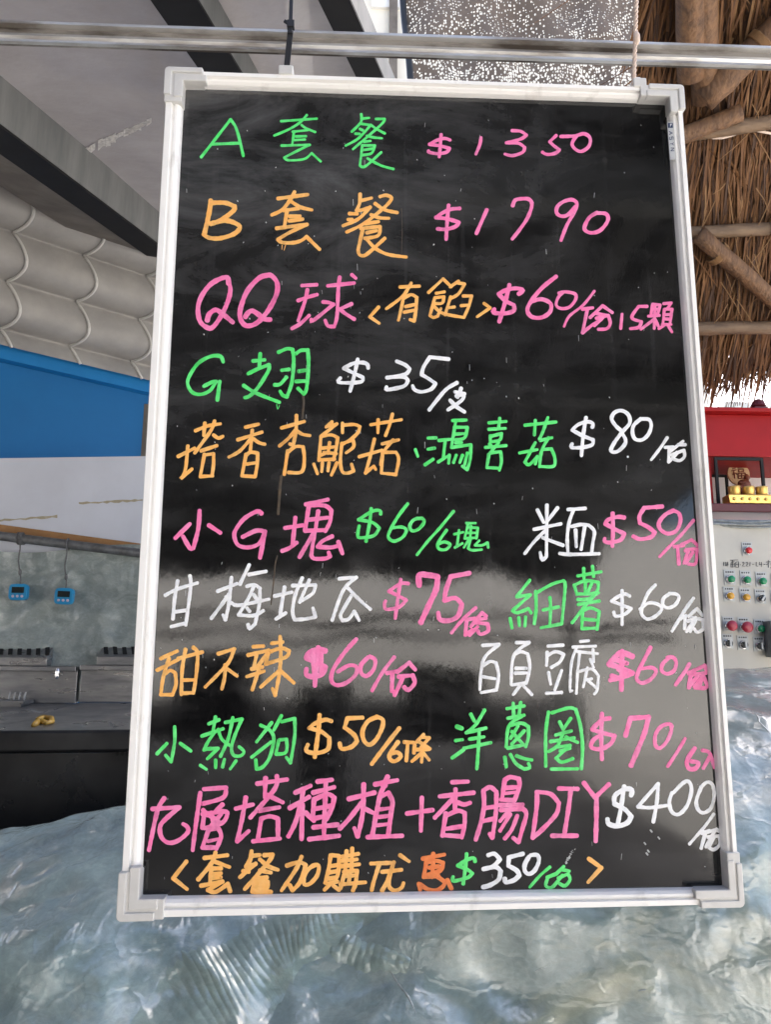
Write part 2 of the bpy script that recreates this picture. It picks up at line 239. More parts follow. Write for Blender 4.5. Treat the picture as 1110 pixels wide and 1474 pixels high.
# ---------------------------------------------------------------- lettering data
# (colour, origin x, origin y, brush width, name of the text, strokes in fifths of a photo pixel; '!' = corner)
LETTERS = [
('green',270,150,4.3,'A',"97,380 308,110! 345,165 375,265 400,372; 172,288 370,280"),
('green',270,150,3.7,'set',"672,122 930,104; 858,78 810,130 730,180 622,226; 820,150 850,172 918,200; 755,198 868,186; 765,195 752,296; 778,232 852,230; 770,258 845,254; 676,298 880,292! 760,350 695,385! 720,402 790,402 850,390 892,352! 958,412"),
('green',470,150,3.9,'meal',"250,72 248,128 182,198; 250,105 308,98; 245,140 318,150! 230,245 138,298; 240,178 262,188; 208,212 240,214; 355,106 418,106! 390,150 190,324; 318,148 360,178 420,210; 290,228 345,240 400,245; 270,270 318,264; 258,296 348,296! 325,352 260,366; 262,330 330,320; 258,296 240,440! 262,452 300,432 395,345; 295,390 390,440 482,466"),
('pink',470,150,5,'$',"890,258 850,246 790,262 742,288! 820,300 886,318! 865,345 800,356 738,345 736,335; 826,218 820,300 812,380"),
('pink',670,150,5,'1',"113,240 105,290 76,360"),
('pink',670,150,5,'3',"338,190 400,195 440,222! 400,250 295,278! 380,280 428,310! 415,345 340,370 285,358"),
('pink',670,150,5,'50',"655,225 608,270! 640,300 678,328! 650,352 590,362 556,345; 688,232 790,228 850,212 890,230 902,265 885,310 835,340 795,325 770,290 785,250 810,222"),
('orange',270,265,7,'B',"165,118 155,200 120,360; 165,135 270,135 335,160! 330,190 240,260 165,285; 165,285 270,262 350,285 375,315 330,360 230,390 150,385 115,360"),
('orange',270,265,5.6,'set',"650,104 865,75; 770,55 740,110 680,185 605,222; 745,125 810,165 895,186; 690,190 800,175; 715,190 695,315; 735,232 810,230; 730,265 828,252; 640,318 860,290! 740,345 650,398! 680,420 760,422 820,405 855,378! 950,470; @1.2 680,440 678,470; @1.2 704,440 694,475"),
('orange',470,265,5.2,'meal',"242,72 238,140 215,190; 245,120 325,100; 215,192 260,185 315,165! 230,250 118,300; 165,212 222,214; 155,255 185,255; 385,90 430,80 468,100 440,145 360,215 260,290 145,345; 350,140 420,185 510,205; 320,220 380,242 450,246; 280,285 375,270; 245,320 385,305! 372,370 275,390; 290,350 360,335; 262,320 228,470! 235,505 270,515 320,480 420,390; 285,390 350,460 440,505 575,525"),
('pink',470,265,5.6,'$',"960,175 900,180 840,205 788,240! 870,250 955,275! 930,305 860,325 800,322; 880,152 870,260 862,398"),
('pink',680,265,5.6,'1790',"105,185 30,355; 292,155 310,115 360,105 410,110 430,150 400,240 340,330 288,395; 745,160 690,220 640,230 608,205 615,160 660,125 715,112 750,130 752,165 725,220 680,300 640,405; 900,205 850,235 820,280 810,325 850,350 910,340 955,300 980,250 965,215 920,208 885,212"),
('pink',265,385,7.2,'QQ',"320,115 308,72 250,85 180,130 120,215 98,300 115,390 170,435 210,425 270,340 315,240 332,160 320,105; 165,380 180,335 225,305 270,330 350,395; 605,55 540,75 460,160 415,260 400,350 430,410 480,418 540,385 610,300 665,190 668,110 630,60 600,55; 440,355 460,325 490,312 530,335 575,370 620,375"),
('pink',420,385,5.6,'ball',"72,130 180,124; 112,160 95,240 45,385; 45,238 110,215 182,195; 0,440 60,405 125,345; 258,132 450,112; 345,70 335,150 325,350 305,425! 260,420 240,380; 225,248 265,252 300,265! 150,385 140,372; 430,262 345,300! 390,335 450,372; 432,52 462,78"),
('orange',420,385,5,'filled',"625,285 562,355! 630,402; 780,140 920,134; 860,112 800,205 680,298; 805,215 785,310 768,380; 808,220 860,195 900,215! 895,300 882,385! 852,375; 818,282 880,268; 810,322 880,308"),
('orange',600,385,4.7,'filling',"85,180 190,82! 250,140; 140,186 200,175; 130,218 195,210! 185,255 135,260; 130,220 95,345! 120,360 150,350! 175,295; 125,280 190,330 340,360; 302,98 240,140; 300,112 345,118! 300,190 240,225; 245,210 205,340; 225,290 272,284; 335,205 395,205! 375,280 340,360; 320,275 375,270; 485,258 530,290! 435,355"),
('pink',600,385,6.2,'$6',"735,190 765,165 720,150 650,160 590,190! 640,240 700,270! 700,310 640,330 555,325 560,300; 668,125 640,240 595,390; 1005,65 900,150 820,250 798,310 830,355 900,360 960,320 965,260 900,228 830,245"),
('pink',770,385,5,'0/portion',"175,185 220,175 290,190 295,230 250,285 190,295 155,270 170,215 205,180; @4.2 430,170 350,270 250,350 212,425; 345,300 420,290; 380,300 345,470! 420,410 480,375; 400,360 490,275! 560,325; 440,330 520,345; 445,365 530,345! 545,400 520,440 460,445; 490,360 430,420"),
('pink',770,385,4.4,'15 pieces',"630,335 620,440; @5 810,280 750,280! 700,360 770,390! 750,430 690,440; 850,265 840,330; 850,265 905,270! 885,340; 845,300 890,300; 868,270 862,440; 820,350 900,345; 865,370 765,445; 870,375 890,420; 930,260 985,255! 960,290; 935,300 925,400; 940,300 990,300! 975,410; 940,340 980,338; 938,370 978,372; 920,410 985,410; 935,415 895,440; 960,415 990,465"),
('green',255,490,5.6,'G wing',"330,155 310,115 240,115 150,165 85,260 75,320 110,375 170,388 235,360 280,295! 250,300 190,330; 305,295 288,430; 597,95 590,190; 545,148 630,140; 510,240 580,205 660,175! 655,220 580,340 520,400 485,412; 478,325 570,380 735,445; 728,85 790,60 830,65! 838,150 825,300 790,405! 760,395 740,365; 752,215 805,208; 700,320 740,315 785,265; 855,95 890,72 940,70! 945,180 930,350 910,385! 870,345; 875,222 922,215; 855,295 920,292; @1.3 715,460 722,495 735,470"),
('white',465,490,5.6,'$35/each',"325,200 320,175 290,160 220,165 150,200! 230,240 285,265! 280,295 200,305 110,300 125,270; 250,135 225,250 195,365; 530,150 590,175 625,205! 590,245 460,268! 580,262 612,290! 580,330 460,355 458,335; 905,135 770,120! 725,190 710,245! 760,275 810,310! 780,350 710,370 660,355 645,325; 965,305 890,350 820,430 765,500; 995,345 970,410; 950,370 1020,385; 960,400 1015,385! 1000,430 900,500; 915,430 960,475 1020,515"),
('orange',245,585,5.3,'basil king oyster mushroom',"180,175 270,140 360,125; 248,120 240,210; 318,105 290,175 175,335; 310,205 345,228 378,215; 220,320 335,282; 55,360 175,300; 125,285 110,440 85,510! 75,520 155,450; 245,345 215,500; 245,350 310,340! 310,420 300,495; 215,505 305,500; 540,150 635,128; 485,240 660,185; 590,170 575,325; 585,225 500,320 420,365; 600,235 640,262 680,272; 545,345 515,500; 550,350 575,330 628,335! 625,420 610,505; 550,415 620,405; 515,500 610,505; 800,155 965,108; 908,65 905,170 885,280! 860,270; 905,165 850,230 785,285; 910,175 950,200 1005,210; 845,320 820,490; 845,330 900,290 955,290! 965,380 945,470 850,475"),
('orange',400,585,5,'king oyster mushroom',"390,110 345,150; 350,145 425,125! 310,215; 310,215 295,390; 315,215 385,205 430,225! 420,300 400,385; 372,260 360,340; 320,300 420,290; 310,350 350,335; 330,330 420,340; 300,385 410,380; 258,415 285,485; 320,405 315,470; 368,405 360,465; 425,405 385,495; 465,120 465,190; 470,135 550,130 590,145! 575,190 520,240 460,275; 470,265 540,240! 545,290 490,335; 460,265 450,400 465,470 500,480 545,465! 530,415; 668,132 890,95; 722,95 720,190; 825,55 805,130 775,210; 695,235 665,360 630,480! 690,430! 705,455; 585,362 750,315; 750,270 870,240; 830,240 760,330 740,420; 770,330 850,330! 870,380 850,490! 745,480; 755,320 745,480"),
('green',590,585,4.9,'beech mushroom',"40,310 58,360; 130,228 190,226; 130,308 180,300; 110,420 168,380; 210,245 310,235; 255,250 240,380; 205,400 270,360; 308,102 408,98; 330,110 300,295; 320,150 415,150! 395,225 330,240; 325,200 390,195; 330,262 375,260; 300,295 440,275! 435,380 415,455! 378,430; 285,350 280,410; 335,350 315,405; 380,352 360,405; 415,335 395,420; 570,118 695,108; 648,85 640,160; 570,165 690,158; 580,210 580,260; 585,215 660,195! 650,240 590,255; 575,270 600,300; 545,295 695,282; 640,260 590,320; 570,345 555,440; 580,335 655,325! 660,400 645,460; 555,440 650,445; 830,135 1055,112; 905,100 898,205; 995,80 960,180 935,235; 940,245 1025,225; 905,260 830,400! 860,420 920,360! 905,415; 790,335 920,310; 1000,225 950,320 935,435; 960,310 1020,305! 1045,370 1035,430 940,432"),
('white',785,575,5.6,'$80/portion',"340,200 345,175 310,160 240,180 195,220! 270,260 345,290! 340,325 270,345 190,345 195,320; 295,130 275,260 262,405; 550,225 510,190 480,140 500,95 550,80 600,110 610,170 560,230 500,310 475,370 520,375 570,330 580,290 550,235; 690,140 640,185 630,240 650,285 700,290 745,250 765,190 750,145 700,140; @4.8 880,275 830,350 765,435; @4.8 865,345 925,340; @4.8 895,345 890,450! 960,380; @4.8 900,375 995,300; @4.8 960,325 1010,325; @4.8 910,400 1000,365! 1005,410 970,440 930,430; @4.8 950,380 905,440; @3 596,411 597,414"),
('pink',240,705,6.4,'small G',"235,150 225,280 190,420! 165,420 115,335; 165,245 60,348; 302,255 385,310; 680,170 650,155 560,205 500,280 485,330 510,395 580,415 660,390 700,320! 700,300 640,295 545,340; 705,300 690,390 670,490"),
('pink',400,705,6.2,'nuggets',"200,105 360,70; 225,100 195,290; 230,110 340,115 385,150! 375,230 340,300; 290,155 270,290; 225,215 360,200; 195,295 330,290; 270,290 210,390 155,485; 265,290 240,470! 260,495 340,495 375,480! 365,450; 390,335 320,370 285,410! 380,415 440,400; 435,375 465,460; 125,200 105,400; 50,275 180,255; 30,440 80,420 135,380"),
('green',400,705,5,'$60',"740,175 735,150 680,155 580,215! 680,235 730,275! 690,330 590,345 575,320 585,260; 672,135 660,240 635,370; 935,100 860,200 800,310 800,350 840,370 900,340 925,290 890,268 820,275; 1040,205 980,215 950,260 965,295 1010,285 1050,240 1045,210 1000,205"),
('green',590,705,4.6,'/6 pieces',"315,155 220,270 130,370 52,468; 265,290 205,380 210,425 260,430 290,395 250,375 210,390; @4.2 408,240 475,240; @4 420,245 395,350; @4 420,270 490,275! 480,350; @4 440,260 435,350; @4 410,310 485,310; @4 395,350 480,345; @4 430,350 390,415; @4 440,355 420,420! 450,435 520,430; @4 500,365 470,400! 520,400 560,380! 565,415; @4 355,290 340,410; @4 320,320 385,305; @4 325,415 380,385"),
('white',590,705,5.2,'rice',"988,110 985,480! 955,505 940,450; 920,145 965,235; 1065,130 985,235; 895,285 1090,245; 980,290 900,370 828,460; 960,345 1010,365 1105,400"),
('white',790,715,5.3,'blood cake',"140,92 265,84; 180,95 150,180 135,290 140,400; 165,215 230,200 290,205! 330,250 320,330 310,410; 195,240 200,360; 260,220 235,380; 80,408 160,415 365,410"),
('pink',790,715,6.2,'$50/portion',"545,150 500,145 430,165 410,195! 480,235 545,265! 520,310 440,330 405,320 405,300; 462,120 465,240 460,355; 820,70 690,80! 655,140 660,190! 720,220 765,255! 740,290 660,305 610,285; 900,100 840,130 795,190 810,240 860,265 920,245 950,180 940,120 890,98; @5 1045,170 960,270 880,350 800,432; @5.4 905,360 975,350; @5.4 930,360 940,485; @5.4 960,345 1030,310! 1075,350; @5 985,390 1010,380! 975,480; @5 990,380 1070,375! 1060,480 1010,485; @5 1040,400 990,480"),
('white',225,810,5.3,'plum',"62,235 150,190 295,145; 152,130 130,260 118,405; 240,95 245,180 210,450; 125,355 225,340; 105,460 210,435; 440,205 580,150; 540,105 520,300 495,410! 478,375; 520,225 470,300 395,400; 500,245 540,290 600,305 810,262; 668,15 600,155; 665,85 790,62; 650,170 705,158 745,185! 740,300 710,440! 670,475 660,445; 700,170 660,260 590,375! 700,380 770,345; 700,230 725,265; 650,325 670,350"),
('white',380,810,5.3,'sweet potato',"75,240 200,212; 148,175 130,280 115,375; 85,405 155,362; 205,165 370,160! 350,220 260,280; 275,110 225,230 205,350 220,410! 300,405 370,390! 352,325; 325,125 255,285; 540,115 665,105! 570,200 490,415; 602,180 680,260 765,335; 630,235 580,320 550,380 565,415! 610,405 650,350! 685,415"),
('pink',380,810,5.2,'$',"1040,150 985,150 900,205! 980,245 1025,270! 970,320 880,335 868,300 875,275; 985,120 965,250 945,400"),
('pink',540,810,7.2,'75/portion',"@8.4 318,165 325,85 450,100! 440,190 390,300 330,430; @8 345,85 440,98; 680,75 545,100! 510,200 500,270! 580,255 625,300! 600,380 540,415 470,410 455,360; @5.4 725,325 640,400 550,505; @5.6 720,400 660,410! 650,520! 700,480; @5.6 680,520 740,460; @5.6 690,460 770,360! 800,385; @5.6 730,410 800,400; @5.6 720,430 810,440! 815,490 760,515 740,490"),
('green',715,810,4.9,'thin fries',"240,125 145,245! 245,230! 115,345! 150,360 230,330! 250,362; 98,400 112,470; 160,395 165,455; 210,390 205,455; 282,205 285,330 272,440; 290,215 400,155 480,130! 495,170 470,440! 320,468; 385,250 390,330 385,440; 335,340 450,318; 585,95 755,65; 628,40 630,110; 692,25 700,100; 560,160 580,230; 565,160 640,130 735,140! 715,215 590,225; 640,130 640,225; 690,140 655,220; 585,265 660,260 735,215; 590,300 740,275; 700,240 640,310 545,432; 620,360 615,470; 625,345 680,325 740,350! 725,480; 625,405 735,415; 615,475 725,470"),
('white',810,815,5.2,'$60/portion',"485,215 450,200 400,220 355,250! 430,280 495,305! 450,345 385,360 370,330; 430,175 430,420; 670,135 620,190 580,280 570,340 610,380 670,360 715,310 690,275 620,265 560,310; 780,195 730,230 725,280 760,300 810,280 840,230 820,200 770,198; 945,230 880,320 790,468; 850,380 890,355; 885,360 880,450; 910,360 970,305! 1010,355; 905,395 960,370! 895,470; 930,370 1010,385! 1015,450 970,475 950,450; 960,390 920,470"),
('orange',215,905,5.6,'tempura',"80,215 200,160; 55,298 210,220; 140,215 100,340 80,475; 110,325 150,300 185,320! 190,400 165,475! 80,475; 205,215 380,168; 258,150 235,290 228,475; 315,135 345,180 335,340 315,465; 240,370 325,368; 235,465 315,460; 495,180 610,145! 570,240 480,340 400,420; 545,260 540,350 520,435; 560,290 630,340; 745,130 820,125; 710,190 860,155; 770,190 750,280; 845,180 780,270; 735,290 815,275; 700,345 825,305; 785,300 740,440; 880,105 960,95; 940,55 945,180 935,320 905,480! 885,430; 860,160 835,255! 980,205 1005,160! 950,140 870,165; 935,300 800,420; 945,305 1040,390"),
('pink',400,905,6.4,'$60/portion',"@8 340,160 290,150 230,170 205,210! 270,245 340,275! 320,325 250,345 205,330 205,290; @8 290,135 275,270 265,410; @7 250,180 260,320; @7 310,180 310,330; 565,75 480,170 400,290 385,370 420,405 490,390 560,330 565,275 510,265 430,310; 650,205 600,260 600,320 640,340 690,290 700,225 660,200; @5.4 838,205 750,320 678,445; 786,320 860,305; 825,320 820,450; 860,310 945,245! 990,295; 870,345 970,335! 985,390 940,440 910,420; 900,350 840,480; 830,450 845,470"),
('white',660,905,5,'tofu',"175,120 295,112! 195,200 165,300 155,440; 180,265 230,235 270,245! 290,330 275,440! 165,460; 175,345 265,360; 418,100 510,98! 400,195 380,400; 405,185 450,165 500,180! 515,280 490,390! 385,405; 415,285 490,285; 410,320 490,318; 455,395 395,475; 460,400 530,475; 645,125 755,118; 640,170 635,265; 640,195 700,165 760,185! 730,240 670,278; 650,315 665,400; 745,300 695,440; 635,465 745,458; @4.4 880,92 940,86; @4.4 825,132 990,125; @4.4 850,140 815,250 805,440 820,445; @4.4 875,170 860,300; @4.4 860,165 1005,180; @4.4 970,150 975,240; @4.4 950,220 975,280; @4.4 860,300 850,465; @4.4 860,310 960,290 1010,340! 1000,440 980,470; @4.4 930,280 900,420; @4.4 910,370 960,360; @4.4 930,370 1000,430"),
('pink',815,915,6.2,'$60/portion',"@8 480,150 400,120 360,150 310,205! 390,230 480,270! 400,300 320,320; @7.5 405,110 400,390; @8 350,170 440,200; @8 380,240 440,270; @7 330,290 400,310; 610,85 530,240; @6 530,240 510,310 550,340 610,315 650,260 620,230 545,238; @5.6 750,155 700,200 690,250 730,275 780,250 795,190 770,155 730,160; 890,205 850,270 790,355; 885,270 1000,215! 1015,250; 900,290 885,375; 900,280 1010,270; 885,375 950,290; 930,370 990,290! 1015,370 930,375; 980,300 960,370"),
('green',210,1010,5.2,'small hot dog',"205,180 205,290 180,435! 140,385; 150,300 78,375; 245,300 322,355; 450,160 525,130; 500,110 480,220; 400,248 555,195; 495,215 445,290 415,350; 520,200 545,270 610,320; 420,345 465,335; 450,340 520,335! 440,412; 625,115 590,270 535,395; 570,150 690,125! 640,240 615,330 630,385 680,390 705,360 670,325; 390,458 435,488; 500,420 500,475; 565,415 550,470; 648,425 605,485; 905,150 795,290; 825,170 890,205 920,270 890,400 840,470 795,485! 790,420; 900,290 760,400; 975,100 920,205; 975,145 1070,120! 1070,250 1040,440! 1010,400; 955,280 935,375; 960,275 1010,270! 1015,330 1000,370 935,378"),
('orange',410,1010,6.4,'$50/6 pieces',"335,140 290,130 220,155 175,190! 260,215 320,260! 310,340 230,370 155,355 165,310; 250,95 240,220 215,400; 560,115 450,120! 430,185! 500,240 520,285! 480,325 410,340 395,300; 665,110 600,140 560,210 570,280 610,310 660,270 700,190 705,130 660,108; 825,190 730,310 625,450; 815,290 760,370 755,410 790,430 835,395 810,365 765,375; @5.4 860,290 930,295; @5.4 885,300 875,425; @5.4 935,310 930,370; @5.4 1000,235 950,290; @5.4 990,255 1040,260! 980,330; @5.4 970,290 1045,340; @5.4 945,345 1040,345; @5.4 995,320 985,435; @5.4 990,365 915,430; @5.4 995,365 1040,420"),
('green',635,1005,5.3,'onion rings',"@7 115,205 150,218; 105,305 155,298; 80,430 165,370; 215,115 240,165; 315,85 250,190 180,250; 180,250 325,215; 205,295 310,278; 165,360 360,320; 275,250 270,350 258,510; 475,75 600,55; 520,35 525,140; 575,30 560,130; 480,145 600,122; 580,130 490,200 470,350; 500,195 580,180 630,205! 630,280 610,350; 555,200 500,290; 600,235 510,330; 510,240 590,330; 480,360 600,335; 460,425 470,495; 500,405 540,470 600,510! 640,500 630,470; 545,415 600,435 655,445; 775,100 755,250 755,490; 800,105 920,70 970,80! 1005,200 1020,350 1012,510; 795,510 985,508; 855,170 880,225; 935,145 880,225; 825,265 940,235; 790,312 960,285; 880,250 840,340 775,385; 900,280 985,318; 840,350 930,340! 830,430! 870,460 950,435; 860,380 930,360"),
('pink',820,1010,6.6,'$70/6 pieces',"290,120 230,135 165,200! 240,225 325,245! 300,300 230,340 160,330 170,280 230,235; 235,85 230,240 235,415; @7.4 405,245 440,120! 570,110! 540,230 445,460; @5.6 740,180 720,160 660,180 620,240 620,310 650,335 700,290 735,210 730,170; @5.2 835,265 785,350 710,465; 905,335 850,420 860,480 910,480 930,440 880,430; @5.6 960,350 1010,370 1045,475; @5.6 1010,400 965,480"),
('pink',200,1110,6.8,'basil',"180,195 130,290 70,570; 95,272 290,260! 190,345 150,400 160,475 210,515 280,500 350,440 345,400 315,380; 440,155 410,370 385,570; 465,130 625,118! 605,190 455,235; 470,290 455,410; 460,280 490,320; 600,240 540,300; 455,310 600,290! 635,300 600,370 470,410; 480,300 570,360; 520,300 540,400; 590,310 520,390; 500,420 455,550; 510,420 570,410! 590,470 555,560; @5 495,505 570,488; 455,550 560,550; 695,270 820,240; 768,190 740,350 705,505! 790,430; 850,90 1065,60; 910,50 905,190; 992,35 975,130 800,335; 920,170 1035,225; 860,285 1010,260; 880,340 855,490; 885,340 940,325 1000,340! 1000,480; 820,505 1015,485"),
('pink',395,1110,7.2,'planting',"150,155 260,105; 110,265 250,185; 205,140 190,250; 190,230 150,370 100,470; 200,240 195,490; 225,300 285,360; 310,75 415,62; 370,70 355,470; 280,155 430,115; 285,200 275,340; 295,200 380,165 430,190! 415,260 370,350; 300,270 410,250; 290,340 380,320; 280,405 455,385; 250,490 465,465; 535,200 720,155; 643,95 635,300 600,470! 575,410; 625,230 540,340 470,415; 650,270 710,300; 725,95 885,65; 815,40 780,110; 800,100 760,180 705,460; 770,180 820,155! 850,220 840,300 820,460; @6 760,275 845,265; @6 755,330 830,320; @6 740,390 830,380; 670,475 920,465"),
('pink',575,1110,6.8,'plus sausage',"55,305 240,280; 162,190 155,430; 380,80 495,75; 290,182 535,155; 405,130 400,280; 385,200 255,335; 420,225 465,240 510,228; 335,305 310,465; 340,320 420,285 470,300! 470,380 450,480; 340,415 465,395; 310,460 450,470; 605,140 610,250 585,380 550,495; 605,140 655,115 700,150! 695,300 670,480! 650,450; 620,265 690,255; 600,360 690,340; 760,60 740,200; 765,60 800,42 860,55! 865,110 830,210! 730,205; 770,120 860,115; @5 765,160 850,150; 725,245 890,240; 730,280 890,270! 915,310 885,420 860,510! 820,480; @6 790,285 725,360; @6 800,310 725,430; @6 850,320 810,420 760,485"),
('pink',755,1110,7,'DIY',"90,150 90,250 60,480! 130,420 230,310 250,230! 190,165 95,150; 250,125 385,128; 335,135 320,260 290,450; 200,465 380,465; 430,85 510,190! 610,95; 520,190 520,330 515,505"),
('white',840,1115,5.6,'$400/portion',"@7.2 345,150 350,110 300,105 230,150 225,210! 300,250 345,300! 320,345 250,370 185,355 175,320; @6.6 295,85 270,250 245,375; 505,340 530,200 540,65! 395,230! 480,238 600,222; 640,130 620,200 640,270 690,285 750,220 780,110 760,50 720,60 650,130; 850,90 815,190 830,255 870,275 920,240 945,150 930,70 890,55 850,90; @4.8 940,285 870,380 765,500; 855,420 910,405; 880,420 850,530; 870,420 960,395! 985,410; 950,400 885,520; 900,450 980,440! 985,500 940,540 900,520; 940,450 910,510"),
('orange',230,1215,6.4,'bracket and set meal',"190,125 95,245! 195,325; 320,100 485,80; 400,60 370,140 275,255; 390,125 500,165; 355,175 440,175; 370,175 360,280; 375,215 440,210; 375,245 440,238; 295,300 450,270! 345,330! 400,345 490,285! 505,340; 660,50 650,110 620,160; 660,85 720,78; 620,165 690,145; 690,140 575,240; 600,195 640,200; 750,80 810,75! 780,130 610,325; 720,110 780,160 850,185; 720,190 800,205; 680,250 770,240; 690,275 775,270! 765,320 680,330; 690,300 760,300; 680,270 665,345; 700,325 800,345; 680,345 800,348; 1020,90 980,180 875,335; 915,155 1000,130 1050,150! 1010,270 955,335! 935,295"),
('orange',440,1215,6.2,'add on discount',"-15,240 20,180 70,150 95,165 80,230 30,285 -10,290 -15,250; 180,80 165,180 140,280; 190,80 240,85! 235,200 215,260; 175,160 230,150; 165,205 225,195; 160,250 220,240; 150,285 230,270; 175,290 135,330; 200,300 240,330; 265,90 380,70; 295,50 285,180; 335,30 330,190; 260,120 370,110; 250,160 385,145; 285,190 250,320; 275,200 370,190! 360,280 340,335; 290,230 360,225; 250,290 430,275; 320,200 310,280; 470,140 615,135; 530,145 490,270 475,335; 550,200 690,185; 635,130 590,260 550,335; 610,210 600,300 640,335 690,315 705,280; 680,80 745,125"),
('rust',440,1215,6.6,'special',"845,105 1000,75; 920,70 915,110; 870,125 850,240; 875,130 940,120 990,135! 970,190 880,220; 890,170 960,160; 920,120 910,240; 850,235 960,230; 930,220 1000,270; 815,285 825,330; 825,290 880,325 950,332 1000,280 930,220; 1020,260 1050,320"),
('green',650,1210,5.6,'$',"170,150 160,125 110,140 45,180! 110,205 150,235! 120,265 50,285 10,290 12,260; 110,95 100,200 85,310"),
('white',650,1210,6.6,'350',"265,105 310,95 350,135! 300,185 230,205! 320,190 355,220! 340,280 280,320 228,335; 515,95 415,120! 410,180! 470,215 490,250! 450,285 390,300 385,275; 560,115 530,170 530,220 560,240 600,215 630,150 620,105 570,105"),
('green',650,1210,5.2,'/portion',"@4.6 710,190 640,250 565,335; 690,265 750,240; 690,280 680,325 720,338 770,290; 700,260 760,240; 760,235 810,185; 800,210 850,220; 770,270 840,240! 855,280 820,325 780,310; 800,250 735,330"),
('orange',650,1210,6.4,'bracket',"990,130 1080,195! 985,300"),
]
X_, Y_, Z_ = Vector((1, 0, 0)), Vector((0, 1, 0)), Vector((0, 0, 1))

def shader_mat(name):
    m = bpy.data.materials.new(name); m.use_nodes = True
    t = m.node_tree; return m, t.nodes, t.links, t.nodes['Principled BSDF'], t.nodes['Material Output']
def tex_noise(N, L, vec, scale, detail=5, rough=0.6, dist=0.0):
    n = N.new('ShaderNodeTexNoise'); n.inputs['Scale'].default_value = scale; n.inputs['Detail'].default_value = detail
    n.inputs['Roughness'].default_value = rough; n.inputs['Distortion'].default_value = dist; L.new(vec, n.inputs['Vector']); return n.outputs['Fac']
def mapping(N, L, scale=(1, 1, 1), rot=(0, 0, 0), loc=(0, 0, 0)):
    tc = N.new('ShaderNodeTexCoord'); mp = N.new('ShaderNodeMapping'); mp.inputs['Scale'].default_value = scale
    mp.inputs['Rotation'].default_value = rot; mp.inputs['Location'].default_value = loc; L.new(tc.outputs['Object'], mp.inputs['Vector']); return mp.outputs[0]
def ramp(N, L, fac, stops):
    r = N.new('ShaderNodeValToRGB'); e = r.color_ramp.elements
    while len(e) < len(stops): e.new(0.5)
    for k, (p, c) in enumerate(stops): e[k].position = p; e[k].color = (c, c, c, 1) if isinstance(c, (int, float)) else tuple(c) + (1,)
    L.new(fac, r.inputs[0]); return r.outputs[0]
def mixc(N, L, fac, a, b, mode='MIX'):
    m = N.new('ShaderNodeMix'); m.data_type = 'RGBA'; m.blend_type = mode
    for s, v in ((m.inputs[0], fac), (m.inputs[6], a), (m.inputs[7], b)):
        if isinstance(v, (int, float)): s.default_value = v
        elif isinstance(v, tuple): s.default_value = v + (1,)
        else: L.new(v, s)
    return m.outputs[2]
def math_(N, L, op, a, b=0.0):
    m = N.new('ShaderNodeMath'); m.operation = op
    for s, v in ((m.inputs[0], a), (m.inputs[1], b)):
        if isinstance(v, (int, float)): s.default_value = v
        else: L.new(v, s)
    return m.outputs[0]
def bump(N, L, h, strength, dist, normal=None):
    b = N.new('ShaderNodeBump'); b.inputs['Strength'].default_value = strength; b.inputs['Distance'].default_value = dist
    L.new(h, b.inputs['Height'])
    if normal is not None: L.new(normal, b.inputs['Normal'])
    return b.outputs[0]

# black gloss writing surface with the ghosts of wiped-off chalk
m, N, L, B, O = shader_mat('black_writing_panel'); M['panel'] = m
v1 = mapping(N, L, (1.0, 1, 2.2), (0, R_(-14), 0))
dust = tex_noise(N, L, v1, 7, 8, 0.68, 0.5)
v2 = mapping(N, L, (26, 1, 0.7)); streak = tex_noise(N, L, v2, 3.5, 4, 0.6)
v3 = mapping(N, L, (1, 1, 1)); big = tex_noise(N, L, v3, 2.4, 2, 0.5)
tc = N.new('ShaderNodeTexCoord'); sx = N.new('ShaderNodeSeparateXYZ'); L.new(tc.outputs['Object'], sx.inputs[0])
hgt = N.new('ShaderNodeMapRange'); hgt.inputs['From Min'].default_value = -0.10; hgt.inputs['From Max'].default_value = 0.34; L.new(sx.outputs['Z'], hgt.inputs['Value'])
lft = N.new('ShaderNodeMapRange'); lft.inputs['From Min'].default_value = 0.20; lft.inputs['From Max'].default_value = -0.22; L.new(sx.outputs['X'], lft.inputs['Value'])
wiped = math_(N, L, 'MULTIPLY', math_(N, L, 'MULTIPLY', hgt.outputs[0], lft.outputs[0]), ramp(N, L, big, [(0.3, 0.25), (0.7, 1.0)]))
d1 = math_(N, L, 'MULTIPLY', ramp(N, L, dust, [(0.38, 0.12), (0.72, 1.0)]), wiped)
d2 = math_(N, L, 'MULTIPLY', ramp(N, L, dust, [(0.45, 0.0), (0.75, 1.0)]), 0.16)
d3 = math_(N, L, 'MULTIPLY', ramp(N, L, streak, [(0.58, 0.0), (0.80, 1.0)]), 0.10)
dd = math_(N, L, 'ADD', math_(N, L, 'ADD', math_(N, L, 'MULTIPLY', d1, 1.0), d2), d3)
L.new(mixc(N, L, dd, (0.0045, 0.0045, 0.0048), (0.15, 0.152, 0.158)), B.inputs['Base Color'])
L.new(ramp(N, L, dust, [(0.35, 0.045), (0.75, 0.10)]), B.inputs['Roughness']); B.inputs['IOR'].default_value = 1.63
wav = tex_noise(N, L, mapping(N, L, (1, 1, 1)), 5, 2, 0.4)
grain = tex_noise(N, L, mapping(N, L, (1, 1, 0.5)), 130, 4, 0.6)
L.new(bump(N, L, grain, 0.022, 0.002, bump(N, L, wav, 0.12, 0.01)), B.inputs['Normal'])

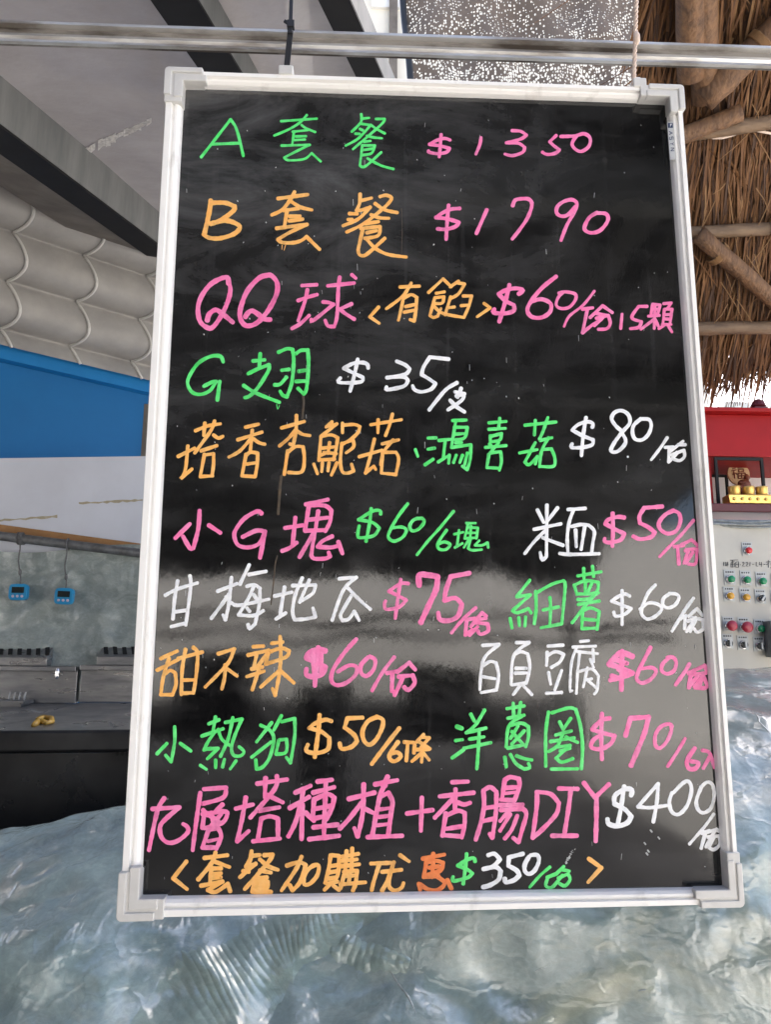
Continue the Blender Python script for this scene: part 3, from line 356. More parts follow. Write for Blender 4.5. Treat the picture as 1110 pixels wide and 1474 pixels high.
# plastic film over the counter: mottled printed slab under a glossy crinkled sheet
def film_mat(name, c_dark, c_mid, c_pale, c_warm, warm=0.0, coat=1.0, crinkle=0.5):
    m, N, L, B, O = shader_mat(name)
    v = mapping(N, L, (1, 1, 1.5), (0, R_(12), 0))
    n1 = tex_noise(N, L, v, 3.2, 7, 0.62, 0.9); n2 = tex_noise(N, L, v, 11, 8, 0.7, 1.2)
    base = mixc(N, L, ramp(N, L, n1, [(0.36, 0.0), (0.62, 1.0)]), c_dark, c_mid)
    base = mixc(N, L, math_(N, L, 'MULTIPLY', ramp(N, L, n2, [(0.50, 0.0), (0.76, 1.0)]), 0.5), base, c_pale)
    if warm:
        n3 = tex_noise(N, L, mapping(N, L, (1, 1, 1.8), loc=(3.1, 0.4, 1.7)), 4.0, 4, 0.6, 0.6)
        tcw = N.new('ShaderNodeTexCoord'); sw = N.new('ShaderNodeSeparateXYZ'); L.new(tcw.outputs['Object'], sw.inputs[0])
        g = N.new('ShaderNodeMapRange'); g.inputs['From Min'].default_value = -0.02; g.inputs['From Max'].default_value = 0.14; L.new(sw.outputs['X'], g.inputs['Value'])
        base = mixc(N, L, math_(N, L, 'MULTIPLY', math_(N, L, 'MULTIPLY', ramp(N, L, n3, [(0.50, 0.0), (0.68, 1.0)]), g.outputs[0]), warm), base, c_warm)
        base = mixc(N, L, math_(N, L, 'MULTIPLY', g.outputs[0], 0.5), base, (0.20, 0.26, 0.235))
    vor = N.new('ShaderNodeTexVoronoi'); vor.feature = 'DISTANCE_TO_EDGE'; vor.inputs['Scale'].default_value = 7
    wv = N.new('ShaderNodeVectorMath'); wv.operation = 'ADD'; L.new(mapping(N, L, (1, 1, 1.0), (0, R_(35), 0)), wv.inputs[0])
    nn = N.new('ShaderNodeTexNoise'); nn.inputs['Scale'].default_value = 6; nn.inputs['Detail'].default_value = 4; L.new(v, nn.inputs['Vector'])
    sc_ = N.new('ShaderNodeVectorMath'); sc_.operation = 'SCALE'; sc_.inputs[3].default_value = 0.45; L.new(nn.outputs['Color'], sc_.inputs[0]); L.new(sc_.outputs[0], wv.inputs[1])
    L.new(wv.outputs[0], vor.inputs['Vector'])
    n5 = tex_noise(N, L, mapping(N, L, (1, 1, 1.6), (0, R_(28), 0)), 38, 10, 0.75, 1.5)
    base = mixc(N, L, 1.0, base, ramp(N, L, n5, [(0.28, 0.80), (0.5, 1.0), (0.75, 1.28)]), 'MULTIPLY')
    base = mixc(N, L, math_(N, L, 'MULTIPLY', ramp(N, L, vor.outputs['Distance'], [(0.0, 1.0), (0.03, 0.0)]), math_(N, L, 'MULTIPLY', ramp(N, L, n1, [(0.48, 0.0), (0.60, 1.0)]), 0.16)), base, (0.06, 0.085, 0.09))
    L.new(base, B.inputs['Base Color']); B.inputs['Roughness'].default_value = 0.42
    B.inputs['Coat Weight'].default_value = coat; B.inputs['Coat Roughness'].default_value = 0.045; B.inputs['Coat IOR'].default_value = 1.95
    fine = tex_noise(N, L, mapping(N, L, (1, 1, 2.2), (0, R_(-25), 0)), 30, 8, 0.7, 0.8)
    mid = tex_noise(N, L, mapping(N, L, (1.5, 1, 0.8), (0, R_(-30), 0)), 7, 3, 0.5, 0.7)
    patch = ramp(N, L, tex_noise(N, L, mapping(N, L, loc=(2.3, 0, 0.9)), 2.6, 3, 0.5, 0.4), [(0.40, 0.10), (0.62, 1.0)])
    mid = math_(N, L, 'MULTIPLY', mid, patch)
    nb = bump(N, L, mid, 0.8, 0.042 * crinkle)
    nb = bump(N, L, ramp(N, L, vor.outputs['Distance'], [(0.0, 1.0), (0.10, 0.0)]), 0.35 * crinkle, 0.006, nb)
    nb = bump(N, L, fine, 0.30 * crinkle, 0.006, nb)
    L.new(nb, B.inputs['Coat Normal'])
    L.new(bump(N, L, mid, 0.25, 0.02), B.inputs['Normal'])
    return m
M['film'] = film_mat('wrapped_counter_film', (0.13, 0.195, 0.22), (0.235, 0.33, 0.34), (0.44, 0.52, 0.50), (0.52, 0.48, 0.28), 0.8, 1.0, 0.6)
M['film_wall'] = film_mat('backsplash_film', (0.17, 0.21, 0.205), (0.27, 0.32, 0.31), (0.46, 0.51, 0.49), (0.3, 0.3, 0.3), 0.0, 0.6, 0.8)
M['gather'] = film_mat('gathered_film', (0.16, 0.235, 0.24), (0.26, 0.36, 0.34), (0.46, 0.54, 0.50), (0.4, 0.38, 0.25), 0.0, 1.0, 0.35)

# black knitted shade net: threads with bright ragged holes
m, N, L, B, O = shader_mat('shade_net'); M['net'] = m
v = mapping(N, L, (1, 1, 1))
wob = N.new('ShaderNodeTexNoise'); wob.inputs['Scale'].default_value = 9; wob.inputs['Detail'].default_value = 4; L.new(v, wob.inputs['Vector'])
ws = N.new('ShaderNodeVectorMath'); ws.operation = 'SCALE'; ws.inputs[3].default_value = 0.03; L.new(wob.outputs['Color'], ws.inputs[0])
wa = N.new('ShaderNodeVectorMath'); wa.operation = 'ADD'; L.new(mapping(N, L, (1.15, 1, 0.9), (0, R_(4), 0)), wa.inputs[0]); L.new(ws.outputs[0], wa.inputs[1])
vo = N.new('ShaderNodeTexVoronoi'); vo.inputs['Scale'].default_value = 66; vo.inputs['Randomness'].default_value = 0.62; L.new(wa.outputs[0], vo.inputs['Vector'])
cl = tex_noise(N, L, v, 7, 6, 0.7)
sxn = N.new('ShaderNodeSeparateXYZ'); L.new(v, sxn.inputs[0])
low = N.new('ShaderNodeMapRange'); low.inputs['From Min'].default_value = 0.03; low.inputs['From Max'].default_value = -0.16; low.inputs['To Min'].default_value = 0.0; low.inputs['To Max'].default_value = 0.12; L.new(sxn.outputs['Z'], low.inputs['Value'])
thr = math_(N, L, 'ADD', math_(N, L, 'ADD', math_(N, L, 'MULTIPLY', cl, 0.55), 0.03), low.outputs[0])
hole = math_(N, L, 'LESS_THAN', vo.outputs['Distance'], thr)
tr = N.new('ShaderNodeBsdfTransparent'); mx = N.new('ShaderNodeMixShader')
B.inputs['Base Color'].default_value = (0.17, 0.128, 0.095, 1); B.inputs['Roughness'].default_value = 0.7
L.new(hole, mx.inputs[0]); L.new(B.outputs[0], mx.inputs[1]); L.new(tr.outputs[0], mx.inputs[2]); L.new(mx.outputs[0], O.inputs['Surface'])

# ================================================================ THE SETTING
g = MB(); S = 150
g.grid(lambda u, v: (-S + 2 * S * u, -S + 2 * S * v, 0), 8, 8)
tag(g.build('ground', M['concrete']), kind='structure')

# ---- left bay: membrane roof on steel rafters
P_roof = at(0, 150, 1.5)
D_raft = ray(762, 700).normalized()
n_roof = D_raft.cross(X_).normalized()
def roof(px, py, drop=0.0): return on(px, py, P_roof - Z_ * drop, n_roof)
mb = MB()
c0 = P_roof + D_raft * -1.75 - X_ * 8.0
r3p = roof(524, 50) - c0; vv = D_raft - X_ * D_raft.x; WR = (r3p - D_raft * (r3p.dot(vv) / vv.dot(vv))).x
def roof_pt(u, v):
    p = c0 + X_ * (u * WR) + D_raft * (v * 7.5)
    return p + Z_ * (0.016 * noise.noise(Vector((p.x * 1.7, p.y * 0.9, 3.1))) - 0.03 * abs(math.sin(u * 9)) * 0.4)
mb.grid(roof_pt, 40, 40)
tag(mb.build('membrane_roof', M['membrane'], smooth=True), 'grey brown translucent sheet roof over the left bay with a torn streak', 'roof')
def band(name, mats, quads, parent):        # prism between image lines lying at a drop below the roof
    mb = MB()
    for q in quads: mb.add(*q)
    return mb.build(name, mats, parent)
def rafter(lower, width, depth, label, far=5.0, near=-1.6, strip=True):
    """a steel channel; 'lower' = two photo points on the bottom right edge"""
    a, b = roof(*lower[0], depth), roof(*lower[1], depth)
    d = (b - a).normalized(); a, b = a + d * near, b + d * far
    side = d.cross(Z_).normalized()          # to the right of the run
    if side.x < 0: side = -side
    e = empty('steel_rafter', a, label, 'rafter', 'steel rafters under the membrane roof')
    wb = MB(); wb.prism([a, a + Z_ * depth * 0.96, a + Z_ * depth * 0.96 - side * 0.008, a - side * 0.008], b - a)
    wb.build('web', M['galv'], e)
    fb = MB(); fb.prism([a - Z_ * 0.003 + side * 0.002, a - Z_ * 0.003 - side * width, a - Z_ * 0.012 - side * width, a - Z_ * 0.012 + side * 0.002], b - a)
    fb.build('flange', M['black_steel'], e)  # coloured black for the shade inside the channel
    if strip:
        sb = MB(); o = -side * (width + 0.004)
        sb.prism([a + o + Z_ * 0.0, a + o - side * 0.25 + Z_ * 0.05, a + o - side * 0.25 + Z_ * 0.11, a + o + Z_ * 0.06], b - a)
        sb.build('batten', M['brown_steel'], e)
    return e
rafter(((0, 178), (222, 346)), 0.115, 0.165, 'broad galvanised rafter with its shaded underside coloured black running down to the left edge of the menu board')
rafter(((286, 0), (345, 98)), 0.105, 0.10, 'dark rafter passing behind the rail above the left corner of the board', strip=False)
rafter(((503, -5), (550, 105)), 0.07, 0.09, 'narrow black rafter next to the cream wall strip', strip=False)
# torn streak of pale tape on the membrane
st = empty('patch_strip', roof(150, 205, 0.012), 'pale torn strip of tape stuck on the membrane roof', 'tape')
mb = MB(); r2 = random.Random(3)
for k in range(26):
    t = k / 25; px = 122 + 92 * t; py = 222 - 45 * t
    hh = 3 + 5 * (1 - t) + r2.uniform(-2, 2)
    q = [roof(px - 3.5, py - hh + r2.uniform(-1, 1), 0.012), roof(px + 3.5, py - hh - 3 + r2.uniform(-1, 1), 0.012), roof(px + 3.5, py + r2.uniform(-2, 4), 0.012), roof(px - 3.5, py + 3 + r2.uniform(-3, 3), 0.012)]
    if r2.random() < 0.85: mb.prism(q, (0, 0, 0.001))
mb.build('tape', M['tape'], st)

# ---- left wall plane
d_w = ray(1880, 938); d_w.z = 0; d_w.normalize(); n_w = d_w.cross(Z_).normalized()
W0 = at(0, 492, 2.6)
def wall(px, py, off=0.0): return on(px, py, W0 + n_w * off, n_w)
if (CAM - W0).dot(n_w) < 0: n_w = -n_w
bw = empty('blue_wall', wall(100, 700), 'blue painted panel wall under the wavy awning', 'wall')
zt = wall(0, 492).z; za = wall(0, 521).z
mb = MB(); pa, pb = wall(-260, 600), wall(420, 600)
for lo, hi, off, key, nm in ((0.0, za, 0.0, 'blue', 'lower_panel'), (za, zt, 0.05, 'blue_band', 'fascia')):
    mb = MB(); a = Vector((pa.x, pa.y, lo)) + n_w * (off); b = Vector((pb.x, pb.y, lo)) + n_w * off
    mb.prism([a, b, b - n_w * 0.12, a - n_w * 0.12], (0, 0, hi - lo - 0.001)); mb.build(nm, M[key], bw)
mb = MB(); q = wall(211, 650, 0.004); mb.box((q.x, q.y, 1.9), (0.05, 0.03, 1.4)); mb.build('edge_trim', M['brown_steel'], bw)

# ---- wavy awning: fabric sagging between battens
sl = R_(60)
s_dir = (n_w * math.cos(sl) + Z_ * math.sin(sl)).normalized()
F0 = Vector((W0.x, W0.y, zt + 0.02)) + n_w * 0.05; n_f = d_w.cross(s_dir).normalized()
def fab(px, py): return on(px, py, F0, n_f)
c1, c2, c3 = fab(98, 497), fab(108, 433), fab(118, 378)
seam_v = (c2 - c1); vstep = seam_v.dot(s_dir); 
sk = seam_v.dot(d_w) / vstep            # skew of the seams along the wall
v0 = (c1 - F0).dot(s_dir); u0 = (c1 - F0).dot(d_w)
ug = (fab(187, 520) - F0).dot(d_w) - u0; ug0 = u0 - (fab(0, 471) - F0).dot(d_w)
pitch_u = max(0.25, abs(ug))
def sag(v):
    t = (v - v0) / vstep
    return -0.48 * abs(vstep) * abs(math.sin(math.pi * t)) ** 0.85
def fabp(u, v, lift=0.0):
    return F0 + d_w * u + s_dir * v + n_f_up * (sag(v) + lift)
n_f_up = n_f if n_f.z > 0 else -n_f
aw = empty('wavy_awning', fabp(u0, v0), 'grey beige awning sagging in waves above the blue wall', 'awning')
mb = MB(); NU, NV = 12, 110
mb.grid(lambda a, b: fabp(u0 - 2.2 + 5.2 * a, v0 - 0.28 * vstep + 3.3 * vstep * b), NU, NV)
mb.build('fabric', M['wave_fabric'], aw, smooth=True)
for k in range(-3, 5):
    mb = MB(); pts = []
    for j in range(90):
        v = v0 - 0.28 * vstep + 3.3 * vstep * j / 89
        pts.append(fabp(u0 + k * pitch_u + sk * (v - v0) + 0.17 * pitch_u * abs(math.sin(math.pi * (v - v0) / vstep)) ** 0.8, v, -0.006))
    mb.tube(pts, 0.0075, 6); mb.build('seam', M['seam'], aw, smooth=True)

# ---- white wall panel, timber trim and pipe
Yp = 2.42
wp = empty('white_panel', at(90, 725, Yp), 'white wall panel with tan tape stains below the blue wall', 'panel')
mb = MB(); a, b = at(-330, 664, Yp), at(330, 655, Yp); c, d = at(330, 845, Yp), at(-330, 845, Yp)
mb.prism([a, b, c, d], (0, 0.03, 0)); mb.build('sheet', M['white_panel'], wp)
r2 = random.Random(5)
for (x0, y0, x1, y1) in ((-40, 752, 82, 743), (113, 724, 205, 720)):
    mb = MB(); n = 16
    up = [at(x0 + (x1 - x0) * k / n, y0 + (y1 - y0) * k / n - 1.2 + r2.uniform(-1, 1), Yp - 0.0025) for k in range(n + 1)]
    dn = [at(x0 + (x1 - x0) * k / n, y0 + (y1 - y0) * k / n + 1.6 + r2.uniform(-1, 1.2), Yp - 0.0025) for k in range(n + 1)]
    mb.add(up + dn, [(k, k + 1, n + 2 + k, n + 1 + k) for k in range(n)]); mb.build('tape_stain', M['stain'], wp)
mb = MB(); Yt = Yp - 0.012
mb.prism([at(-300, 714, Yt), at(330, 800, Yt), at(330, 812, Yt), at(-300, 724, Yt)], (0, 0.009, 0))
tag(mb.build('timber_strip', M['wood_trim'], origin=at(50, 768, Yt)), 'orange brown timber strip slanting behind the steel pipe', 'trim')
mb = MB(); Yq = Yp - 0.06
pipe_a, pipe_b = at(-300, 735, Yq), at(330, 812, Yq)
mb.tube([pipe_a.lerp(pipe_b, k / 12) for k in range(13)], 0.0185, 14)
tag(mb.build('steel_pipe', M['pipe'], origin=pipe_a, smooth=True), 'grey steel pipe slung across in front of the white panel carrying the timers', 'pipe')

# ---- kitchen timers on cords
def pipe_at(px):
    best = min((abs(k), k) for k in [0])
    lo, hi = 0.0, 1.0
    for _ in range(40):
        mid = (lo + hi) / 2; p = pipe_a.lerp(pipe_b, mid); cvp = RC @ (p - CAM); x = PW / 2 + FOC * cvp.x / cvp.z
        if x < px: lo = mid
        else: hi = mid
    return pipe_a.lerp(pipe_b, lo)
def timer(px, py, top, label, ang, knot):
    Yk = Yq - 0.035; c = at(px, py, Yk); e = empty('kitchen_timer', c, label, 'timer', 'blue kitchen timers hanging from the pipe')
    ca, sa = math.cos(ang), math.sin(ang)
    def L2(x, z, y=0.0): return c + Vector((x * ca - z * sa, y, x * sa + z * ca))
    mb = MB(); poly = []
    w_, h_ = 0.0375, 0.033
    for k in range(28):
        a = 2 * math.pi * k / 28; ex = 0.45
        poly.append(L2(w_ * math.copysign(abs(math.cos(a)) ** ex, math.cos(a)), h_ * math.copysign(abs(math.sin(a)) ** ex, math.sin(a)) , 0))
    mb.prism(poly, (0, 0.022, 0)); mb.build('body', M['timer_blue'], e, bevel=0.003)
    mb = MB(); mb.frame_box(L2(0, 0.008, -0.001), Vector((ca, 0, sa)) * 0.024, (0, 0.0022, 0), Vector((-sa, 0, ca)) * 0.012); mb.build('screen', M['lcd'], e, bevel=0.001)
    for k in (-1, 0, 1):
        mb = MB(); mb.lathe(L2(0.018 * k, -0.017, 0.001), (0, -1, 0), [(0.0055, 0), (0.0055, 0.003), (0.004, 0.004)], 12); mb.build('button', M['pink_button'], e)
    pt = pipe_at(top); pts = []
    for k in range(13):
        t = k / 12; p = pt.lerp(L2(0, h_, 0.01), t); p = p + Vector((0.004 * math.sin(t * 9), -0.02 * (1 - t), 0)); pts.append(p)
    mb = MB(); mb.tube(pts, 0.0028, 6)
    ring = [pt + Vector((0.003 * k / 14, math.cos(2 * math.pi * k / 14) * 0.0225, math.sin(2 * math.pi * k / 14) * 0.0225)) for k in range(15)]
    mb.tube(ring, 0.0035, 6)
    for q in range(knot):
        ring = [pt + Vector((0.009 * (q - knot / 2) + 0.006 * k / 14, math.cos(2 * math.pi * k / 14) * 0.023, math.sin(2 * math.pi * k / 14) * 0.023)) for k in range(15)]
        mb.tube(ring, 0.0035, 6)
    kp = pts[9]; mb.lathe(kp, (0, 0, 1), [(0.003, -0.012), (0.0065, -0.006), (0.0065, 0.006), (0.003, 0.012)], 8)
    mb.build('cord', M['cord'], e, smooth=True)
timer(25, 852, 30, 'blue kitchen timer hanging on the left from the knotted cord near the photo edge', 0.0, 3)
timer(91, 858, 97, 'blue kitchen timer hanging closer to the menu board on a plain cord', -0.03, 0)

# ---- film hung behind the fryers
mb = MB()
def bs(u, v):
    px = -330 + 660 * u; py = 790 + 6 * math.sin(u * 14) + (1010 - 790) * v
    p = at(px, py, Yp - 0.02); q = Vector((p.x * 3, 0, p.z * 3))
    return p + Y_ * (-0.006 - 0.022 * abs(noise.noise(q * 1.6)) - 0.008 * noise.noise(q * 5) - 0.02 * max(0, 1 - abs((px - 125 + (py - 800) * 1.0)) / 26) * (1 - v))
mb.grid(bs, 140, 60)
tag(mb.build('backsplash_sheet', M['film_wall'], smooth=True, origin=at(90, 880, Yp)), 'grey green crinkled plastic sheet hung behind the fryers', 'plastic sheet')

# ---- two stainless fryers
def fryer(x0, x1, label, vent, slots, yshift=0):
    """photo x of the left and right ends; built with real depth"""
    Yb0, Yf0 = 2.36, 1.50
    bl, br = at(x0, 1011, Yb0), at(x1, 1009, Yb0); zt_ = bl.z
    fl = Vector((bl.x + 0.03, 1.52, zt_ - 0.03)); fr = Vector((br.x + 0.05, 1.60, zt_ - 0.03)); br.z = zt_
    e = empty('deep_fryer', Vector(((bl.x + br.x) / 2, 2.0, 0)), label, 'fryer', 'stainless fryers below the plastic sheet')
    mb = MB(); mb.prism([bl, br, fr, fl], (0, 0, -0.03)); mb.build('top_plate', M['stainless'], e, bevel=0.003)
    mb = MB(); lip = Vector((0, -0.025, -0.004))
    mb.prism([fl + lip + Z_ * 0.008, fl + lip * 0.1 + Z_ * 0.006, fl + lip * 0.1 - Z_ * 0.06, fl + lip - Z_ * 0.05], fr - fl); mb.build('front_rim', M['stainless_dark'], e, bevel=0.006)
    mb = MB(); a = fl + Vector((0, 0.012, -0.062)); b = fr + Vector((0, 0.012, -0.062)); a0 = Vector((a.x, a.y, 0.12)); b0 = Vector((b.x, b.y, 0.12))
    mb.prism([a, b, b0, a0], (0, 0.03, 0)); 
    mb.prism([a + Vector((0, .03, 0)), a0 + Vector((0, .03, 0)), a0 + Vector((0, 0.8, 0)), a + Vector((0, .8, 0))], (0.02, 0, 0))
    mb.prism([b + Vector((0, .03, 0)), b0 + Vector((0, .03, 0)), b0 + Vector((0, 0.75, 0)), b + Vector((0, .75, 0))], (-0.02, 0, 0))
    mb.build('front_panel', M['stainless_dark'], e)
    mb = MB(); mb.prism([bl + Y_ * 0.0, br, br + Z_ * 0.145, bl + Z_ * 0.145], (0, 0.03, 0)); mb.build('splash_panel', M['stainless'], e, bevel=0.003)
    mb = MB(); mb.frame_box((bl + br) / 2 + Vector((0, -0.012, 0.135)), ((br.x - bl.x) / 2, 0, 0), (0, 0.012, 0), (0, 0, 0.010)); mb.build('splash_rim', M['stainless'], e, bevel=0.003)
    # flue with slots, sloping top
    v0, v1 = vent; vl, vr = at(v0, 962, Yb0 - 0.02), at(v1, 962, Yb0 - 0.02)
    zb = bl.z + 0.146; L_ = vr.x - vl.x
    mb = MB(); A = Vector((vl.x, Yb0 - 0.02, zb)); prof = [A, A + Vector((0, 0, 0.032)), A + Vector((0, 0.07, 0.085)), A + Vector((0, 0.07, 0))]
    mb.prism(prof, (L_, 0, 0)); fl_ = mb.build('flue', M['stainless'], e, bevel=0.002)
    ns = max(3, int(L_ / 0.036)); nrm = Vector((0, -0.053, 0.07)).normalized(); along = Vector((0, 0.07, 0.053)).normalized()
    mb = MB()
    for k in range(ns):
        cc = A + Vector((L_ * (k + 0.6) / ns, 0.034, 0.0585)) + nrm * 0.001
        mb.frame_box(cc, (0.0085, 0, 0), nrm * 0.0012, along * 0.026 + Vector((-0.009, 0, 0)))
    mb.build('flue_slots', M['dark_hole'], e)
    for (sx, sy, k, wd, hh) in slots:
        mb = MB()
        for q in range(k):
            p = at(sx + q * wd, sy, fl.y + 0.05); p.y = fl.y + 0.011 + (p.x - fl.x) * (fr.y - fl.y) / (fr.x - fl.x)
            mb.box((p.x, p.y - 0.0005, p.z), (0.008, 0.003, hh))
        mb.build('louvre', M['dark_hole'], e)
    return e, (fl, fr, bl, br)
e1, fc = fryer(-260, 108, 'stainless fryer on the left carrying a yellow clip and wet smears', (-110, 66), [(-10, 1098, 5, 6, 0.045), (80, 1158, 5, 6, 0.035)])
e2, fc2 = fryer(113, 330, 'stainless fryer partly hidden behind the left edge of the menu board', (138, 300), [(168, 1078, 6, 7, 0.04)])
for (sx, sy) in ((48, 1168), (108, 1158)):
    p = at(sx, sy, 1.55); mb = MB(); mb.lathe((p.x, fc[0].y + 0.011 + (p.x - fc[0].x) * (fc[1].y - fc[0].y) / (fc[1].x - fc[0].x), p.z), (0, -1, 0), [(0.005, -0.004), (0.005, 0.002), (0.003, 0.004)], 10); mb.build('screw', M['chrome'], e1)
# tap fitting and bracket on the back panel
mb = MB(); p = at(82, 966, 2.33); mb.lathe(p, (0, 0, -1), [(0.006, -0.01), (0.009, 0), (0.009, 0.02), (0.005, 0.03)], 10); mb.lathe(p + Vector((0, 0, -0.012)), (1, 0, 0), [(0.005, -0.02), (0.005, 0.02)], 8); mb.build('tap', M['chrome'], e1, smooth=False)
mb = MB(); p = at(8, 1010, 2.28); mb.box(p, (0.17, 0.10, 0.012)); 
for k in range(4): mb.tube([p + Vector((0.02 * k, 0.02, 0)), p + Vector((0.02 * k + 0.004, 0.02, 0.035))], 0.004, 6)
mb.box(p - Z_ * 0.03, (0.15, 0.08, 0.05)); mb.build('basket_rest', M['stainless'], e1)
def top_z(px, py):          # point on the sloping top of the left fryer
    n = (fc[1] - fc[0]).cross(fc[2] - fc[0]).normalized(); return on(px, py, fc[0] + Z_ * 0.001, n)
mb = MB(); pts = [(47, 1050), (55, 1044), (64, 1046), (72, 1041)]
q = [top_z(*p) + Z_ * 0.012 for p in pts]
mb.tube([q[0].lerp(q[1], .0), q[0].lerp(q[1], .5), q[1], q[1].lerp(q[2], .5), q[2]], [0.007, 0.011, 0.010, 0.011, 0.008], 8)
q = [top_z(*p) + Z_ * 0.016 for p in ((52, 1043), (62, 1040), (73, 1041), (74, 1046), (64, 1049))]
mb.tube([q[0], q[0].lerp(q[1], .5), q[1], q[1].lerp(q[2], .6), q[2], q[3], q[4]], [0.006, 0.009, 0.009, 0.008, 0.008, 0.008, 0.006], 8)
tag(mb.build('bag_clip', M['yellow'], origin=top_z(58, 1046), smooth=True), 'small yellow plastic clip lying on the fryer top', 'clip')
mb = MB(); r2 = random.Random(9)
for (x, y, l) in ((55, 1024, 26), (82, 1020, 12), (75, 1030, 34), (107, 1035, 18)):
    n = 10; up, dn = [], []
    for k in range(n + 1):
        t = k / n; ww = 1.3 * math.sin(math.pi * min(max(t, .06), .94)) + 0.2
        up.append(top_z(x - l / 2 + l * t, y + 2.5 * math.sin(t * 5 + x) - ww) + Z_ * 0.0012); dn.append(top_z(x - l / 2 + l * t, y + 2.5 * math.sin(t * 5 + x) + ww) + Z_ * 0.0012)
    mb.add(up + dn, [(k, k + 1, n + 2 + k, n + 1 + k) for k in range(n)])
mb.build('wet_smear', M['wet'], e1)

# ---- the film-wrapped counter in front
def hcount(x):
    def ss(a, b, t): t = min(max((t - a) / (b - a), 0), 1); return t * t * (3 - 2 * t)
    return 0.955 + 0.085 * ss(-0.95, -0.45, x) + 0.29 * ss(-0.30, 0.66, x) + 0.012 * math.sin(x * 6)
PROF = [(0.0, 0.34, -9.0), (0.30, 0.36, -0.62), (0.46, 0.40, -0.34), (0.56, 0.47, -0.20), (0.70, 0.60, -0.105), (0.84, 0.76, -0.035), (0.92, 0.88, 0.0), (0.97, 1.0, -0.012), (1.0, 1.06, -0.06)]
def prof(s):
    for (s0, y0, z0), (s1, y1, z1) in zip(PROF, PROF[1:]):
        if s <= s1: t = (s - s0) / (s1 - s0); return y0 + (y1 - y0) * t, z0 + (z1 - z0) * t
def cover_pt(x, s, disp=True):
    y, z = prof(s); y2, z2 = prof(min(1, s + 0.04)); y0, z0 = prof(max(0, s - 0.04))
    if s > 0.04: y, z = (y + y2 + y0) / 3, (z + z2 + z0) / 3 if z0 > -8 and z > -8 else z
    h = hcount(x); Z = max(h + z, 0.0) if s > 0.28 else (h - 0.62) * s / 0.30
    wl = min(max((-0.12 - x) / 0.22, 0), 1)
    if wl and 0.2 < s < 0.72:                     # slope added at the left end to mirror the sky as glare
        zz = z; lim = 0.545 + 0.03 * noise.noise(Vector((x * 7, z * 2, 5)))
        if zz < -0.075: y = y + (max(y, lim + (zz + 0.14) / 1.1) - y) * wl
    p = Vector((x, y, Z))
    if disp and s > 0.05:
        q = p * 3.0
        d = 0.030 * noise.noise(q) + 0.016 * noise.noise(q * 2.3 + Vector((5, 1, 2))) + 0.010 * (1 - abs(noise.noise(q * 3.1 + Vector((9, 4, 7)))) * 2.4) + 0.004 * noise.noise(q * 9)
        # a fold that crosses the left half, as the sheet hangs
        d += -0.030 * math.exp(-((Z - (0.80 + 0.10 * (x + 0.6))) / 0.05) ** 2) * (1 if x < 0.1 else math.exp(-((x - 0.1) / 0.2) ** 2))
        p += Vector((0, -0.75, 0.65)) * d
    return p
cw = empty('wrapped_counter', Vector((0, 0.7, 0)), 'blue grey counter wrapped in crinkled clear plastic film below the menu board', 'counter')
mb = MB(); mb.grid(lambda u, v: cover_pt(-1.7 + 3.4 * u, v), 260, 150); mb.build('film_cover', M['film'], cw, smooth=True)
mb = MB(); mb.box((0, 0.72, 0.36), (3.3, 0.5, 0.72)); mb.build('core', M['black_steel'], cw)
# gathered, ribbed swathe of film lying on the cover
def surf(px, py):
    for k in range(260):
        y = 0.345 + 0.0028 * k; p = at(px, py, y)
        for (s0, y0, z0), (s1, y1, z1) in zip(PROF, PROF[1:]):
            if y0 <= y <= y1: s = s0 + (s1 - s0) * (y - y0) / (y1 - y0); break
        if p.z <= cover_pt(p.x, s).z: return Vector((p.x, s))
    return Vector((p.x, 0.9))
SL = 1.05                                       # metres of cover per unit of s
def ribbed(path, widths, lift, ribs, nseg=300, ncr=20):
    P = [surf(x, y) for x, y in path]
    def cr(t):
        n = len(P) - 1; i = min(int(t * n), n - 1); f = t * n - i
        p0, p1, p2, p3 = P[max(i - 1, 0)], P[i], P[i + 1], P[min(i + 2, n)]
        return 0.5 * ((2 * p1) + (p2 - p0) * f + (2 * p0 - 5 * p1 + 4 * p2 - p3) * f * f + (3 * p1 - p0 - 3 * p2 + p3) * f ** 3)
    mb = MB()
    def fn(u, v):
        a = 2 * u - 1; tt = min(max(v + 0.05 * (1 - a * a) - 0.03 * a, 0), 1)
        c = cr(v); d = cr(min(v + .02, 1)) - cr(max(v - .02, 0)); d = Vector((d.x, d.y * SL)); d.normalize()
        k = v * (len(widths) - 1); i = min(int(k), len(widths) - 2); wd = (widths[i] + (widths[i + 1] - widths[i]) * (k - i)) * (1 + 0.18 * noise.noise(Vector((v * 6, a, 4))))
        x = c.x + d.y * a * wd; s = min(max(c.y - d.x * a * wd / SL, 0.06), 0.985)
        hump = math.cos(a * math.pi / 2) ** 2
        rib = 0.0011 * (abs(math.sin(tt * ribs + 1.5 * noise.noise(Vector((v * 4, a * 1.5, 2))))) - 0.5) * hump ** 0.6
        return cover_pt(x, s) + Vector((0, -0.75, 0.65)) * (lift * hump + rib - 0.003 + 0.004 * noise.noise(Vector((a * 3, v * 12, 8))) * hump)
    mb.grid(fn, ncr, nseg)
    return mb.build('gathered_fold', M['gather'], cw, smooth=True)
ribbed([(225, 1600), (290, 1480), (345, 1425), (400, 1372), (455, 1338), (520, 1300), (590, 1270)], [0.15, 0.13, 0.105, 0.08, 0.07, 0.06, 0.045], 0.012, 130, nseg=620)
ribbed([(440, 1290), (470, 1340), (520, 1385), (590, 1400)], [0.03, 0.035, 0.028, 0.012], 0.007, 60, nseg=240)

